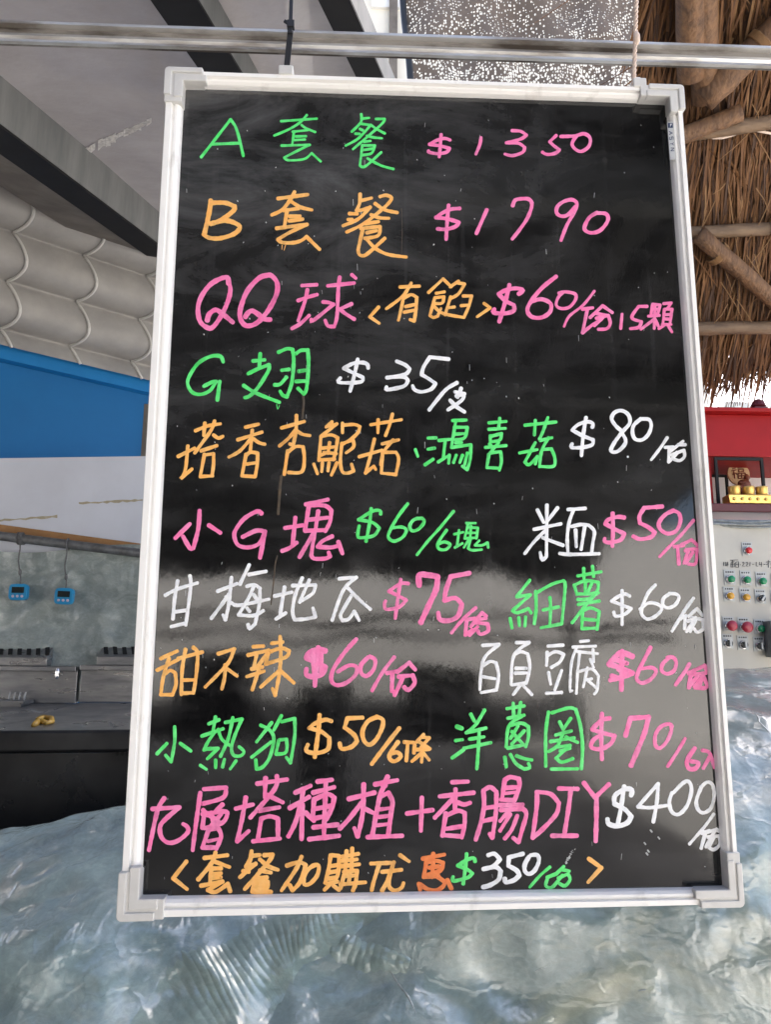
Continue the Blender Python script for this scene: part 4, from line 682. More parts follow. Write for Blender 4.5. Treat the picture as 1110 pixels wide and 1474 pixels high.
# film creases drawn as pale tubes, their highlights put into the colour
def crease_highlight(path, r):
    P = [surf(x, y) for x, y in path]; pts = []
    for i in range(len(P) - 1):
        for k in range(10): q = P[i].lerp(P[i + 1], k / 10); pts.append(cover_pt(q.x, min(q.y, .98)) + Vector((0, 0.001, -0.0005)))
    n = len(pts); mb = MB(); mb.tube(pts, [max(0.0004, r * math.sin(math.pi * min(max(k / n, .02), .98))) for k in range(n)], 6); mb.build('crease_highlight', M['crease_highlight'], cw, smooth=True)
M['crease_highlight'] = mat('highlight_film', (0.42, 0.46, 0.45), (0.25, 0.30, 0.31), 40, 0.25, coat=1.0)  # paler than the film: the highlight is painted into this colour
for path, r in (([(545, 1378), (565, 1410), (590, 1442), (612, 1490)], 0.0022), ([(640, 1425), (660, 1450), (672, 1474)], 0.0012), ([(95, 1320), (103, 1295), (122, 1268)], 0.0012), ([(150, 1300), (168, 1292)], 0.0011), ([(205, 1360), (226, 1352)], 0.0012),
                ([(30, 1323), (48, 1316)], 0.001), ([(1078, 1010), (1090, 1040), (1108, 1062)], 0.0014), ([(1068, 1110), (1090, 1096), (1110, 1070)], 0.0013), ([(1072, 1190), (1084, 1150), (1110, 1128)], 0.0014), ([(445, 1330), (448, 1360), (440, 1390)], 0.0014), ([(700, 1470), (760, 1420), (800, 1400)], 0.0009), ([(880, 1440), (930, 1428), (1000, 1436)], 0.0009)): crease_highlight(path, r)

# ---- galvanised rail above the board
ra, rb = at(-500, 31, 0.02), at(1610, 101, 0.02); rd = (rb - ra)
prof_r = [(-0.000, 0.0175, 0), (-0.004, 0.0165, 0), (-0.004, 0.0125, 0), (0.004, 0.0115, 1), (0.006, 0.006, 1), (0.003, 0.004, 0), (0.001, -0.002, 0), (0.004, -0.009, 0), (0.007, -0.0105, 1), (-0.001, -0.012, 1), (-0.004, -0.0130, 0), (-0.004, -0.0165, 0), (0.0, -0.0175, 1), (0.003, -0.0175, 1), (0.003, 0.0125, 1), (0.012, 0.0135, 0), (0.012, 0.0175, 0)]
mb = MB(); n = len(prof_r); NS = 24
vs = [ra + rd * (k / NS) + Y_ * d + Z_ * (z * 0.86 + 0.0005) for k in range(NS + 1) for d, z, _ in prof_r]
for k in range(NS):
    for j in range(n):
        mb.f.append([k * n + j, k * n + (j + 1) % n, (k + 1) * n + (j + 1) % n, (k + 1) * n + j]); mb.mi.append(prof_r[j][2])
mb.v = [tuple(v) for v in vs]; mb.f += [list(range(n)), list(range(NS * n, NS * n + n))]; mb.mi += [0, 0]
tag(mb.build('steel_rail', [M['zinc'], M['rail_grime']], origin=ra), 'worn grooved metal rail running across above the menu board', 'rail')

# ================================================================ THE MENU BOARD
board = empty('menu_board', at(612, 1300, 0), 'black menu board with neon handwriting in a white metal frame hanging from the rail', 'menu board')
Q = [at(262, 124, 0), at(963, 147, 0), at(1047, 1282, 0), at(199, 1296, 0)]       # panel, a little beyond the visible part
mb = MB(); mb.prism(Q, (0, 0.012, 0)); mb.build('writing_panel', M['panel'], board, origin=(Q[0] + Q[1] + Q[2] + Q[3]) / 4)
YF = -0.012
OUT = [at(240.5, 101.5, YF), at(981, 127.5, YF), at(1067.5, 1301.5, YF), at(171, 1322, YF)]
INN = [at(265.5, 127.5, -0.0004), at(959, 150, -0.0004), at(1042, 1276, -0.0004), at(203, 1290, -0.0004)]
RP = [(0.0, 0.009), (0.0, -0.0115), (0.05, -0.013), (0.40, -0.013), (0.45, -0.0085), (0.57, -0.0085), (0.61, -0.0105), (0.76, -0.0100), (0.92, -0.0068), (0.97, -0.0040), (1.0, -0.0002)]   # across the rail: position, depth
for k in range(4):
    a, b = k, (k + 1) % 4
    mb = MB(); n = len(RP)
    for i in (a, b):
        for t, d in RP: p = OUT[i].lerp(INN[i], t); mb.v.append((p.x, d, p.z))
    mb.f = [[q, q + 1, n + q + 1, n + q] for q in range(n - 1)]; mb.mi = [0] * (n - 1)
    mb.build('frame_rail', M['white_alu'], board, origin=(OUT[a] + OUT[b]) / 2)
for k in range(4):
    o, i_ = OUT[k], INN[k]
    e1_ = (OUT[(k + 1) % 4] - o).normalized(); e2_ = (OUT[(k - 1) % 4] - o).normalized()
    wd1 = abs((i_ - o).dot(e2_)); wd2 = abs((i_ - o).dot(e1_))      # rail widths
    x1, x2 = 0.046, 0.042
    if k == 1: x1, x2 = 0.034, 0.05
    if k == 2: x1, x2 = 0.046, 0.048
    def pt(a, b, y): return o + e1_ * a + e2_ * b + Y_ * y
    def lshape(a0, b0, a1, b1, la, lb, y, r=0.0):
        # L from (a0,b0) corner; legs of length la along e1, lb along e2; widths b1-b0 and a1-a0
        pts = []
        if r:
            for q in range(6):
                t = math.pi / 2 * q / 5; pts.append(pt(a0 + r - r * math.cos(t), b0 + r - r * math.sin(t), y))
            pts = pts
        else: pts = [pt(a0, b0, y)]
        pts += [pt(la, b0, y), pt(la, b1, y), pt(a1, b1, y), pt(a1, lb, y), pt(a0, lb, y)]
        return pts
    mb = MB()
    mb.prism(lshape(-0.0012, -0.0012, wd2 + 0.001, wd1 + 0.001, x1 - 0.004, x2, -0.0030, 0.005), (0, 0.021, 0))
    mb.prism(lshape(wd2 * 0.5, wd1 * 0.5, wd2 + 0.0016, wd1 + 0.0016, x1, x2 * 0.86, -0.0042), (0, 0.010, 0))
    mb.prism(lshape(-0.0018, -0.0018, wd2 * 0.36, wd1 * 0.36, x1 * 0.9, x2 * 0.8, -0.0050, 0.005), (0, 0.015, 0))
    mb.build('corner_cap', M['grey_plastic'], board, bevel=0.0011, origin=o)
# hanger clips on the top rail
for (px, py, w_) in ((412, 106, 0.017), (919, 124, 0.016)):
    c = at(px, py, -0.008); mb = MB(); mb.box(c + Vector((0, 0.004, 0.000)), (w_, 0.022, 0.012)); mb.box(c + Vector((0, 0.004, 0.009)), (w_ * 0.55, 0.008, 0.008))
    mb.build('hanger_clip', M['grey_plastic'], board, bevel=0.0015, origin=c)
# maker's sticker on the right rail
def stp(px, py, lift=0.0):                      # a point on the sloping inner lip of the right rail
    t = (px - (961.2 + (py - 175) * 0.0737)) / 8; return at(px, py, -0.0082 - 0.0034 * t - lift)
stk = MB(); stk.prism([stp(961.4, 176), stp(969.2, 175.5), stp(973.2, 229), stp(965.4, 229.5)], (0, 0.0015, 0)); so = stk.build('sticker', M['white_board'], board)
mb = MB(); LF = 0.0002
def at2(px, py, y): return stp(px + 2.2, py, LF + (0.0001 if y else 0))
def sq(x0, y0, x1, y1, mi=0): mb.add([at2(x0, y0, 0), at2(x1, y0, 0), at2(x1, y1, 0), at2(x0, y1, 0)], [(0, 1, 2, 3)], mi)
sq(960, 177, 967, 184); sq(961.6, 178.2, 963.0, 182.8, 1)
mb.add([at2(963, 178, 1), at2(966, 178, 1), at2(963, 183, 1)], [(0, 1, 2)], 1)
def seg(x0, y0, x1, y1, w_=0.5):
    d = Vector((x1 - x0, y1 - y0)).normalized() * w_; nx, ny = -d.y, d.x
    mb.add([at2(x0 + nx, y0 + ny, 0), at2(x1 + nx, y1 + ny, 0), at2(x1 - nx, y1 - ny, 0), at2(x0 - nx, y0 - ny, 0)], [(0, 1, 2, 3)])
for gx, gy, segs in ((961.5, 189, [(0, 5, 5, 2.5), (0, 0, 5, 2.5), (1.6, 1, 1.6, 4)]), (962.4, 197, [(0, 0, 0, 4), (0, 4, 2.5, 4), (2.5, 4, 2.5, 0), (2.5, 0, 5, 0), (5, 0, 5, 4)]),
                     (963.2, 205, [(0, 2, 3, 2), (3, 2, 5, 0), (3, 2, 5, 4)]), (964, 213, [(0, 0, 5, 0), (5, 0, 0, 4), (0, 4, 5, 4)])):
    for s_ in segs: seg(gx + s_[0], gy + s_[1], gx + s_[2], gy + s_[3], 0.45)
mb.build('sticker_print', [M['navy'], M['white_board']], so)

# handwriting: ribbons of chalk ink laid on the panel
def spline(pts, step=1.0):
    if len(pts) == 2: 
        n = max(2, int((Vector(pts[1]) - Vector(pts[0])).length / 3)); return [Vector(pts[0]).lerp(Vector(pts[1]), k / n) for k in range(n + 1)]
    P = [Vector(p) for p in pts]; out = []
    for i in range(len(P) - 1):
        p0, p1, p2, p3 = P[max(i - 1, 0)], P[i], P[i + 1], P[min(i + 2, len(P) - 1)]
        n = max(3, int((p2 - p1).length / 2.2))
        for k in range(n):
            f = k / n
            out.append(0.5 * ((2 * p1) + (p2 - p0) * f + (2 * p0 - 5 * p1 + 4 * p2 - p3) * f * f + (3 * p1 - p0 - 3 * p2 + p3) * f ** 3))
    out.append(P[-1]); return out
r3 = random.Random(21)
def stroke(mb, pts, w_, lvl):
    pl = spline(pts); y0 = -0.00025 - lvl * 0.000012
    if len(pl) < 2: return
    n = len(pl); ph = r3.uniform(0, 9); vs = []; taper = r3.uniform(0.86, 1.0)
    wl = []
    for i in range(n):
        t = i / (n - 1); wl.append(w_ / 2 * (1.0 + r3.uniform(-.035, .035) + 0.07 * math.sin(ph + i * 0.55) + 0.04 * math.sin(ph * 2 + i * 1.7)) * (1 - (1 - taper) * t))
    def tang(i):
        d = pl[min(i + 1, n - 1)] - pl[max(i - 1, 0)]; return d.normalized() if d.length > 1e-6 else Vector((1, 0))
    for i in range(n):
        d = tang(i); nx = Vector((-d.y, d.x)) * wl[i]; c = pl[i]
        for q, yy in ((c + nx, y0), (c, y0 - 0.0003), (c - nx, y0)): vs.append(at(q.x, q.y, yy))
    fs = []
    for i in range(n - 1):
        fs += [(3 * i, 3 * i + 1, 3 * i + 4, 3 * i + 3), (3 * i + 1, 3 * i + 2, 3 * i + 5, 3 * i + 4)]
    for i, sgn in ((0, -1), (n - 1, 1)):        # rounded ends
        d = tang(i) * sgn; nx = Vector((-d.y, d.x)); c = pl[i]; b = len(vs); K = 7
        for k in range(K + 1):
            a = math.pi * k / K; q = c + nx * (math.cos(a) * wl[i]) + d * (math.sin(a) * wl[i] * 0.9); vs.append(at(q.x, q.y, y0))
        for k in range(K): fs.append((3 * i + 1, b + k, b + k + 1))
    mb.add(vs, fs)
ZH = {'set': '套', 'meal': '餐', 'ball': '球', 'filled': '有', 'filling': '餡', '0/portion': '0/份', '15 pieces': '15顆', 'G wing': 'G翅', '$35/each': '$35/支', 'basil king oyster mushroom': '塔香杏', 'king oyster mushroom': '鮑菇',
      'beech mushroom': '鴻喜菇', '$80/portion': '$80/份', 'small G': '小G', 'nuggets': '塊', '/6 pieces': '/6塊', 'rice': '米', 'blood cake': '血', '$50/portion': '$50/份', 'plum': '甘梅', 'sweet potato': '地瓜', '75/portion': '75/份', 'thin fries': '細薯',
      '$60/portion': '$60/份', 'tempura': '甜不辣', 'tofu': '百頁豆腐', 'small hot dog': '小熱狗', '$50/6 pieces': '$50/6條', 'onion rings': '洋蔥圈', '$70/6 pieces': '$70/6入', 'basil': '九層塔', 'planting': '種植', 'plus sausage': '+香腸', '$400/portion': '$400/份',
      'bracket and set meal': '<套餐加', 'add on discount': '購优', 'special': '惠', '/portion': '/份', 'bracket': '>'}
names = {'green': 'green', 'orange': 'orange', 'pink': 'pink', 'white': 'white', 'rust': 'red orange'}
for (c, ox, oy, w0, txt, data) in LETTERS:
    mb = MB(); lvl = 0
    for s in data.split(';'):
        tk = s.split(); w_ = w0
        if tk[0][0] == '@': w_ = float(tk[0][1:]); tk = tk[1:]
        cur = []
        for t in tk:
            corner = t.endswith('!'); x, y = t.rstrip('!').split(','); p = (ox + float(x) / 5, oy + float(y) / 5); cur.append(p)
            if corner and len(cur) > 1: stroke(mb, cur, w_, lvl); lvl += 1; cur = [p]
        if len(cur) > 1: stroke(mb, cur, w_, lvl); lvl += 1
    x0, y0, z0 = (sum(v[i] for v in mb.v) / len(mb.v) for i in range(3))
    o = mb.build('lettering', INK[c], board, smooth=True, origin=(x0, 0, z0))
    o['label'] = names[c] + ' handwriting reading ' + ZH.get(txt, txt)
# dried runs and specks on the panel
mb = MB()
for pts, w_ in (([(405, 685), (403, 700), (402, 715), (400, 740)], 4.2), ([(399, 800), (396, 812), (394, 835), (390, 870)], 2.0), ([(436, 570), (437, 580), (435, 602)], 3.5), ([(578, 300), (579, 330), (578, 365)], 1.0)):
    mb = MB(); stroke(mb, pts, w_, -8); mb.build('dried_run', M['brown_drip'], board)
mb = MB()
for k in range(230):
    px, py = r3.uniform(225, 1030), r3.uniform(150, 1270)
    if not (265 - 62 * (py - 127) / 1153 + 6 < px < 957 + 83 * (py - 150) / 1127 - 8): continue
    if r3.random() < 0.35: stroke(mb, [(px, py), (px + r3.uniform(-1, 1), py + r3.uniform(2, 9))], r3.uniform(0.4, 0.9), -4)
    else: stroke(mb, [(px, py), (px + r3.uniform(-.8, .8), py + r3.uniform(.3, 1.2))], r3.uniform(0.6, 1.6), -4)
for k in range(14):
    t = k / 13; stroke(mb, [(814 + 12 * t + r3.uniform(-2, 2), 1243 - 20 * t), (815 + 12 * t + r3.uniform(-2, 2), 1242 - 20 * t)], r3.uniform(.8, 2.6) * (1.2 - .7 * t), -4)
for (px, py) in ((928, 1213), (933, 1224), (931, 1228), (937, 1195), (948, 1205)): stroke(mb, [(px, py), (px + 2, py + 2.5)], 2.4, -4)
mb.build('chalk_speck', M['speck'], board)['kind'] = 'stuff'

# ---- the two ties the board hangs from
mb = MB()
s0, s1, s2 = at(412, 103, -0.012), at(418, 45, -0.016), at(424, -140, -0.012)
def strap(mb, a, b, wd, th):
    d = (b - a).normalized(); sd = d.cross(Y_).normalized(); mb.frame_box((a + b) / 2, (b - a) / 2, sd * wd / 2, Y_ * th / 2)
strap(mb, s0, s1, 0.0068, 0.002); strap(mb, s1 + Vector((0, -0.0021, -0.004)), s2, 0.0045, 0.002)
hd = at(418.5, 36, -0.017); mb.box(hd, (0.0085, 0.007, 0.009)); strap(mb, hd, at(409, 30, -0.018), 0.004, 0.002)
tag(mb.build('cable_tie', M['black_nylon'], origin=s0, bevel=0.0004), 'black cable tie holding the left end of the board', 'cable tie')
mb = MB(); r2 = random.Random(4)
A_, B_ = at(913, 122, -0.012), at(921, -140, -0.012); 
for q in range(3):
    pts = []
    for k in range(120):
        t = k / 119; p = A_.lerp(B_, t); a = t * 80 + q * 2.094; pts.append(p + Vector((math.cos(a) * 0.0014, math.sin(a) * 0.0014, 0)))
    mb.tube(pts, 0.0014, 6)
kn = at(917, 55, -0.013); mb.lathe(kn, (0, 0, 1), [(0.002, -0.008), (0.0042, -0.003), (0.0042, 0.003), (0.002, 0.008)], 8)
tag(mb.build('twine_tie', M['twine'], origin=A_, smooth=True), 'pale pink twine holding the right end of the board', 'twine')

# ================================================================ RIGHT SIDE: thatched shelter
def th(px, py):                                   # depth plane of the thatch: far at the eave, nearer overhead
    Yt_ = 1.35 + 0.95 * min(max(py / 570, -0.6), 1.05); return at(px, py, Yt_)
hut = empty('thatched_roof', th(1060, 560), 'brown thatched eave on rough poles right of the menu board', 'thatched roof')
r2 = random.Random(11)
def fringe(px): return 560 - 36 * max(0, (px - 1030) / 80) + 8 * math.sin(px * 0.21)
def thatch(y0, y1, count, lift, ln, jit, x0=935, x1=1330, loose=0.06, ragged=False):
    mb = MB()
    for k in range(count):
        px = r2.uniform(x0, x1); 
        py = r2.uniform(y0, y1)
        a = r2.gauss(0.0, jit) - 0.14; l = ln * r2.uniform(0.55, 1.25)
        if r2.random() < loose: a += r2.choice((-1, 1)) * r2.uniform(0.3, 0.9); 
        ex, ey = px + math.tan(a) * l, py + l
        if ragged:
            lim = fringe(min(px, 1115)) + r2.uniform(-26, 22) + (18 if r2.random() < .1 else 0)
            if ey > lim: ey = lim
            if ey - py < 12: continue
        lf = -lift - r2.uniform(0, 0.035)
        a_, b_ = th(px, py), th(ex, ey); dd = (b_ - a_)
        nrm = dd.cross(X_).normalized(); nrm = nrm if nrm.y < 0 else -nrm
        a_ += nrm * (-lf); b_ += nrm * (-lf + r2.uniform(-0.012, 0.018))
        mdp = a_.lerp(b_, 0.55) + nrm * r2.uniform(-0.006, 0.012) + X_ * r2.uniform(-.006, .006)
        wd = X_ * r2.uniform(0.0018, 0.0048) + nrm * r2.uniform(-.002, .002)
        mb.add([a_ - wd, a_ + wd, mdp + wd, mdp - wd, b_ - wd * .35, b_ + wd * .35], [(0, 1, 2, 3), (3, 2, 5, 4)], r2.choices((0, 1, 2, 3), (5, 4, 1.3, 3))[0])
    return mb.build('thatch_layer', [M['straw0'], M['straw1'], M['straw2'], M['straw3']], hut)
mb = MB(); mb.grid(lambda u, v: th(925 + 480 * u, -330 + 810 * v) + Vector((0, 0.07, 0.02)), 6, 8); mb.build('thatch_core', M['thatch_back'], hut)
thatch(-330, 170, 1700, 0.0, 130, 0.14)
thatch(175, 320, 1700, 0.005, 110, 0.12)
thatch(320, 470, 1500, 0.005, 120, 0.12)
thatch(400, 545, 2600, 0.0, 95, 0.13, ragged=True, loose=0.03)
def pole(x0, y0, x1, y1, r0, r1, key, lift=0.06, name='pole', wob=0.004, n=9):
    a, b = th(x0, y0), th(x1, y1); mb = MB(); pts, rs = [], []
    for k in range(n):
        t = k / (n - 1); p = a.lerp(b, t) + Vector((0, -lift, 0)) + Vector((noise.noise(Vector((t * 3, x0, 1))), noise.noise(Vector((t * 3, y0, 7))), noise.noise(Vector((t * 3, x1, 4))))) * wob
        pts.append(p); rs.append((r0 + (r1 - r0) * t) * (1 + 0.08 * noise.noise(Vector((t * 6, x0, y0)))))
    mb.tube(pts, rs, 14); return mb.build(name, M[key], hut, smooth=True)
pole(958, -160, 968, 160, 0.045, 0.045, 'wood', 0.16, 'post')
pole(982, -160, 994, 178, 0.045, 0.045, 'wood', 0.12, 'post')
pole(952, 12, 1040, 2, 0.024, 0.026, 'pole', 0.24, 'roof_pole')
pole(985, 188, 1100, 78, 0.047, 0.045, 'wood', 0.16, 'brace')
pole(960, 222, 1330, 166, 0.025, 0.025, 'pole', 0.10, 'roof_pole')
pole(950, 236, 1040, 200, 0.03, 0.03, 'wood', 0.14, 'roof_pole')
pole(960, 356, 1330, 336, 0.024, 0.024, 'pole', 0.10, 'roof_pole')
pole(985, 362, 1110, 470, 0.033, 0.031, 'wood', 0.13, 'brace')
pole(975, 489, 1100, 487, 0.027, 0.026, 'pole', 0.11, 'roof_pole')
mb = MB(); mb.tube([th(1000 + 12 * k, 219 - 0.8 * k + 4 * math.sin(k * 0.9)) + Vector((0, -0.09, 0)) for k in range(16)], 0.005, 6); mb.build('lashing', M['twine'], hut, smooth=True)
for (cx_, cy_, dx, dy, rr) in ((1060, 120, 0.7, -0.7, 0.056), (1090, 347, 1, -0.05, 0.034), (1012, 384, .75, .66, 0.042)):
    c = th(cx_, cy_) + Vector((0, -0.16 if cy_ < 200 else -0.115, 0)); ax = (th(cx_ + dx * 20, cy_ + dy * 20) - th(cx_, cy_)).normalized()
    u_ = ax.cross(Y_).normalized(); b_ = ax.cross(u_); mb = MB()
    mb.tube([c + ax * (0.004 * (k / 12)) + (u_ * math.cos(k * math.pi / 6) + b_ * math.sin(k * math.pi / 6)) * rr for k in range(73)], 0.004, 5); mb.build('lashing', M['straw2'], hut, smooth=True)
# loose blades hanging across
mb = MB()
for k in range(26):
    px, py = r2.uniform(1000, 1110), r2.uniform(90, 480); ang = r2.uniform(-0.9, 0.5); l = r2.uniform(30, 90)
    a_ = th(px, py) + Vector((0, -0.10, 0)); b_ = th(px + math.sin(ang) * l, py + math.cos(ang) * l) + Vector((0, -0.13, 0)); mb.tube([a_, a_.lerp(b_, .5) + Vector((0.008, 0, 0)), b_], [0.0022, 0.0018, 0.0008], 4)
mb.build('loose_straw', M['straw2'], hut)

# ---- shade net, pale wall strips behind the top rail
Yn = 2.5
mb = MB()
def netp(u, v):
    px = 560 + 430 * u + 36 * v; py = -230 + 395 * v; p = at(px, py, Yn)
    return p + Vector((0, 0.05 * noise.noise(Vector((p.x * 4, p.z * 4, 0))) + 0.02 * math.sin(p.x * 22 + p.z * 4), 0))
mb.grid(netp, 60, 40)
sn = empty('shade_net', at(760, 60, Yn), 'black knitted shade net with light sparkling through its holes', 'shade net')
mb.build('netting', M['net'], sn, smooth=True, origin=at(760, 60, Yn))
mb = MB(); mb.tube([netp(0, k / 20) + Vector((0.0, -0.01, 0)) for k in range(21)], 0.017, 8); mb.build('hem', M['black_nylon'], sn, smooth=True)
Yw = 6.5
cwl = empty('cream_wall', at(600, 50, Yw), 'pale cream building wall glimpsed left of the shade net', 'wall')
mb = MB(); p, q = at(470, 300, Yw), at(1000, 300, Yw); zt_ = at(600, -420, Yw).z
mb.box(((p.x + q.x) / 2, Yw + 0.5, zt_ / 2), (q.x - p.x, 1.0, zt_)); mb.build('wall_face', M['cream'], cwl)
mb = MB(); p = at(566, 40, Yw); mb.box((p.x, Yw - 0.04, p.z), (0.09, 0.06, 5.0)); mb.build('drain_pipe', M['brown_steel'], cwl)
mb = MB(); p, q = at(535, 2, Yw), at(575, 2, Yw); mb.box(((p.x + q.x) / 2, Yw - 0.02, p.z + 0.5), (q.x - p.x, 0.04, 1.2)); mb.build('window', M['pale_wall'], cwl)
Yb = 9.0
pb_ = empty('pale_building', at(1055, 640, Yb), 'low white building in the open gap beneath the thatch', 'building')
p, q = at(1038, 582, Yb), at(1400, 582, Yb)
mb = MB(); mb.box(((p.x + q.x) / 2, Yb + 1.5, p.z / 2), (q.x - p.x, 3.0, p.z)); mb.build('wall_face', M['pale_wall'], pb_)
mb = MB(); p2 = at(1056, 588, Yb); mb.box((p2.x, Yb - 0.05, p2.z), (0.35, 0.1, 0.12)); mb.build('parapet', M['plate'], pb_)

# ---- red shrine cabinet
Ysh = 1.95
def sp(px, py, dy=0.0): return at(px, py, Ysh + dy)
shr = empty('shrine_cabinet', sp(1090, 740), 'red lacquered shrine cabinet above the control box', 'shrine')
x0, x1 = sp(1000, 600).x, sp(1230, 600).x; zt_ = sp(1050, 594).z; zm = sp(1050, 655).z; zb_ = sp(1050, 729).z; zs = sp(1050, 741).z
mb = MB(); mb.box(((x0 + x1) / 2, Ysh + 0.2, (zt_ + zm) / 2), (x1 - x0, 0.36, zt_ - zm)); mb.build('upper_case', M['red'], shr, bevel=0.004)
mb = MB(); mb.box(((x0 + x1) / 2, Ysh + 0.19, zt_ + 0.008), (x1 - x0 + 0.02, 0.42, 0.016)); mb.build('cornice', M['red'], shr, bevel=0.003)
mb = MB(); mb.box(((x0 + x1) / 2, Ysh + 0.375, (zm + zb_) / 2), (x1 - x0, 0.02, zm - zb_)); mb.build('back_panel', M['pale_wall'], shr)
xl = sp(1032, 690).x
mb = MB(); mb.box(((x0 + xl) / 2, Ysh + 0.2, (zm + zb_) / 2 ), (xl - x0, 0.33, zm - zb_ - .001)); mb.build('side_post', M['red'], shr)
mb = MB(); mb.box(((x0 + x1) / 2, Ysh + 0.17, (zb_ + zs) / 2), (x1 - x0, 0.46, zb_ - zs)); mb.build('shelf', M['dark_red'], shr, bevel=0.004)
# dark framed glass case
fx0, fx1 = sp(1037, 700).x, sp(1104, 700).x; fz0, fz1 = zb_ + 0.001, sp(1050, 656).z - 0.002
mb = MB(); bwid = 0.010
for yy in (Ysh + 0.02, Ysh + 0.30):
    for xx in (fx0, fx1): mb.box((xx, yy, (fz0 + fz1) / 2), (bwid, bwid, fz1 - fz0))
    for zz in (fz0 + bwid / 2, fz1 - bwid / 2): mb.box(((fx0 + fx1) / 2, yy + .0007, zz), (fx1 - fx0 - bwid, bwid, bwid))
for xx in (fx0, fx1): mb.box((xx + .0006, Ysh + 0.16, fz0 + bwid / 2 + .0006), (bwid, 0.29, bwid))
mb.build('case_frame', M['dark_hole'], shr)
mb = MB(); mb.box((sp(1032, 570).x + 0.215, Ysh + 0.1, zt_ + 0.035), (0.05, 0.05, 0.035)); mb.lathe((sp(1032, 570).x + 0.215, Ysh + 0.1, zt_ + 0.05), (0, 0, 1), [(0.02, 0), (0.03, 0.01), (0.022, 0.03), (0.008, 0.04)], 14); mb.build('finial', M['dark_red'], shr)
# carving: a seated figure before a disc, on a tray of cups
cv = empty('carved_figure', at(1068, 718, Ysh + 0.16), 'small redwood carved figure before a tan disc inside the glass case', 'carving')
dc = at(1063, 683, Ysh + 0.20)
mb = MB(); mb.lathe(dc, (0, -1, 0), [(0.045, 0), (0.047, 0.004), (0.045, 0.008)], 32); mb.build('disc', M['tan_disc'], cv)
# the character on the disc, cut in dark strokes
mb = MB(); ink = [(-12, -9, -6, -11), (-14, -5, -5, -7), (-9, -7, -12, 3), (-9, -2, -9, 10), (-7, -1, -4, 2), (-2, -11, 12, -13), (0, -8, 9, -9), (0, -8, 0, -3), (9, -9, 9, -4), (0, -3, 9, -4), (-2, 0, 12, -1), (-2, 0, -2, 10), (12, -1, 12, 9), (-2, 10, 12, 9), (5, 0, 5, 9), (-2, 5, 12, 4)]
for x0_, y0_, x1_, y1_ in ink:
    a = dc + Vector((x0_ * 0.0021, -0.010, -y0_ * 0.0021 + 0.002)); b = dc + Vector((x1_ * 0.0021, -0.010, -y1_ * 0.0021 + 0.002)); mb.tube([a, b], 0.0025, 6)
mb.build('character', M['bronze'], cv)
mb = MB(); base = at(1071, 713, Ysh + 0.13); sk_ = 0.043
def blob(c, r, n=10):
    vs, fs = [], []
    for i in range(n + 1):
        for j in range(n * 2):
            a, b = math.pi * i / n, math.pi * j / n; v = Vector((math.sin(a) * math.cos(b) * r[0], math.sin(a) * math.sin(b) * r[1], math.cos(a) * r[2])); p = c + v
            p += v.normalized() * 0.004 * noise.noise(p * 90) if v.length else Vector()
            vs.append(p)
    for i in range(n):
        for j in range(n * 2): fs.append((i * 2 * n + j, i * 2 * n + (j + 1) % (2 * n), (i + 1) * 2 * n + (j + 1) % (2 * n), (i + 1) * 2 * n + j))
    mb.add(vs, fs)
blob(base + Vector((0, 0, 0.0146)), (0.0418, 0.0271, 0.0167)); blob(base + Vector((0.0063, 0, 0.0397)), (0.0251, 0.0209, 0.0271)); blob(base + Vector((0.0167, -0.0042, 0.0689)), (0.0125, 0.0125, 0.0146))
blob(base + Vector((-0.0230, -0.0104, 0.0292)), (0.0167, 0.0125, 0.0104)); blob(base + Vector((0.0292, -0.0084, 0.0251)), (0.0146, 0.0125, 0.0125)); blob(base + Vector((-0.0063, -0.0125, 0.0480)), (0.0188, 0.0094, 0.0084))
mb.box((base.x, base.y, (base.z + zb_) / 2), (0.07, 0.05, base.z - zb_ - 0.001))
mb.build('body', M['bronze'], cv, smooth=True)
ty = Ysh - 0.02
mb = MB(); a, b = at(1046, 724, ty), at(1125, 726, ty); zz = zb_
mb.prism([Vector((a.x, ty - 0.03, zz + 0.003)), Vector((a.x - 0.008, ty - 0.036, zz + 0.033)), Vector((a.x - 0.004, ty - 0.032, zz + 0.036)), Vector((a.x, ty + 0.03, zz + 0.036)), Vector((a.x, ty + 0.03, zz + 0.003))], (b.x - a.x, 0, 0))
for k in range(7):
    p = a.lerp(b, (k + .5) / 7); mb.lathe((p.x, ty - 0.033, zz + 0.019), (0, -1, 0), [(0.007, 0), (0.006, 0.004), (0.002, 0.006)], 10)
tag(mb.build('offering_tray', M['gold'], origin=(a.x, ty, zz + .003), bevel=0.002), 'gold offering tray on the dark red shelf', 'tray')
def cup(px, lab, first=None):
    p = at(px, 716, ty); loc = Vector((p.x, ty + 0.005, zz + 0.0365))
    if first is None:
        mb = MB(); mb.lathe(loc, (0, 0, 1), [(0.017, 0), (0.0205, 0.004), (0.0215, 0.03), (0.022, 0.036), (0.0195, 0.036), (0.0185, 0.03), (0.017, 0.006)], 22); o = mb.build('offering_cup', M['gold'], origin=loc, smooth=True)
    else: o = first.copy(); col.objects.link(o); o.location = loc
    return tag(o, lab, 'cup', 'gold cups on the offering tray')
c1_ = cup(1059.5, 'gold cup at the left end of the offering tray'); cup(1080, 'gold cup in the middle before the carved figure', c1_); cup(1099, 'gold cup at the right end of the offering tray', c1_)

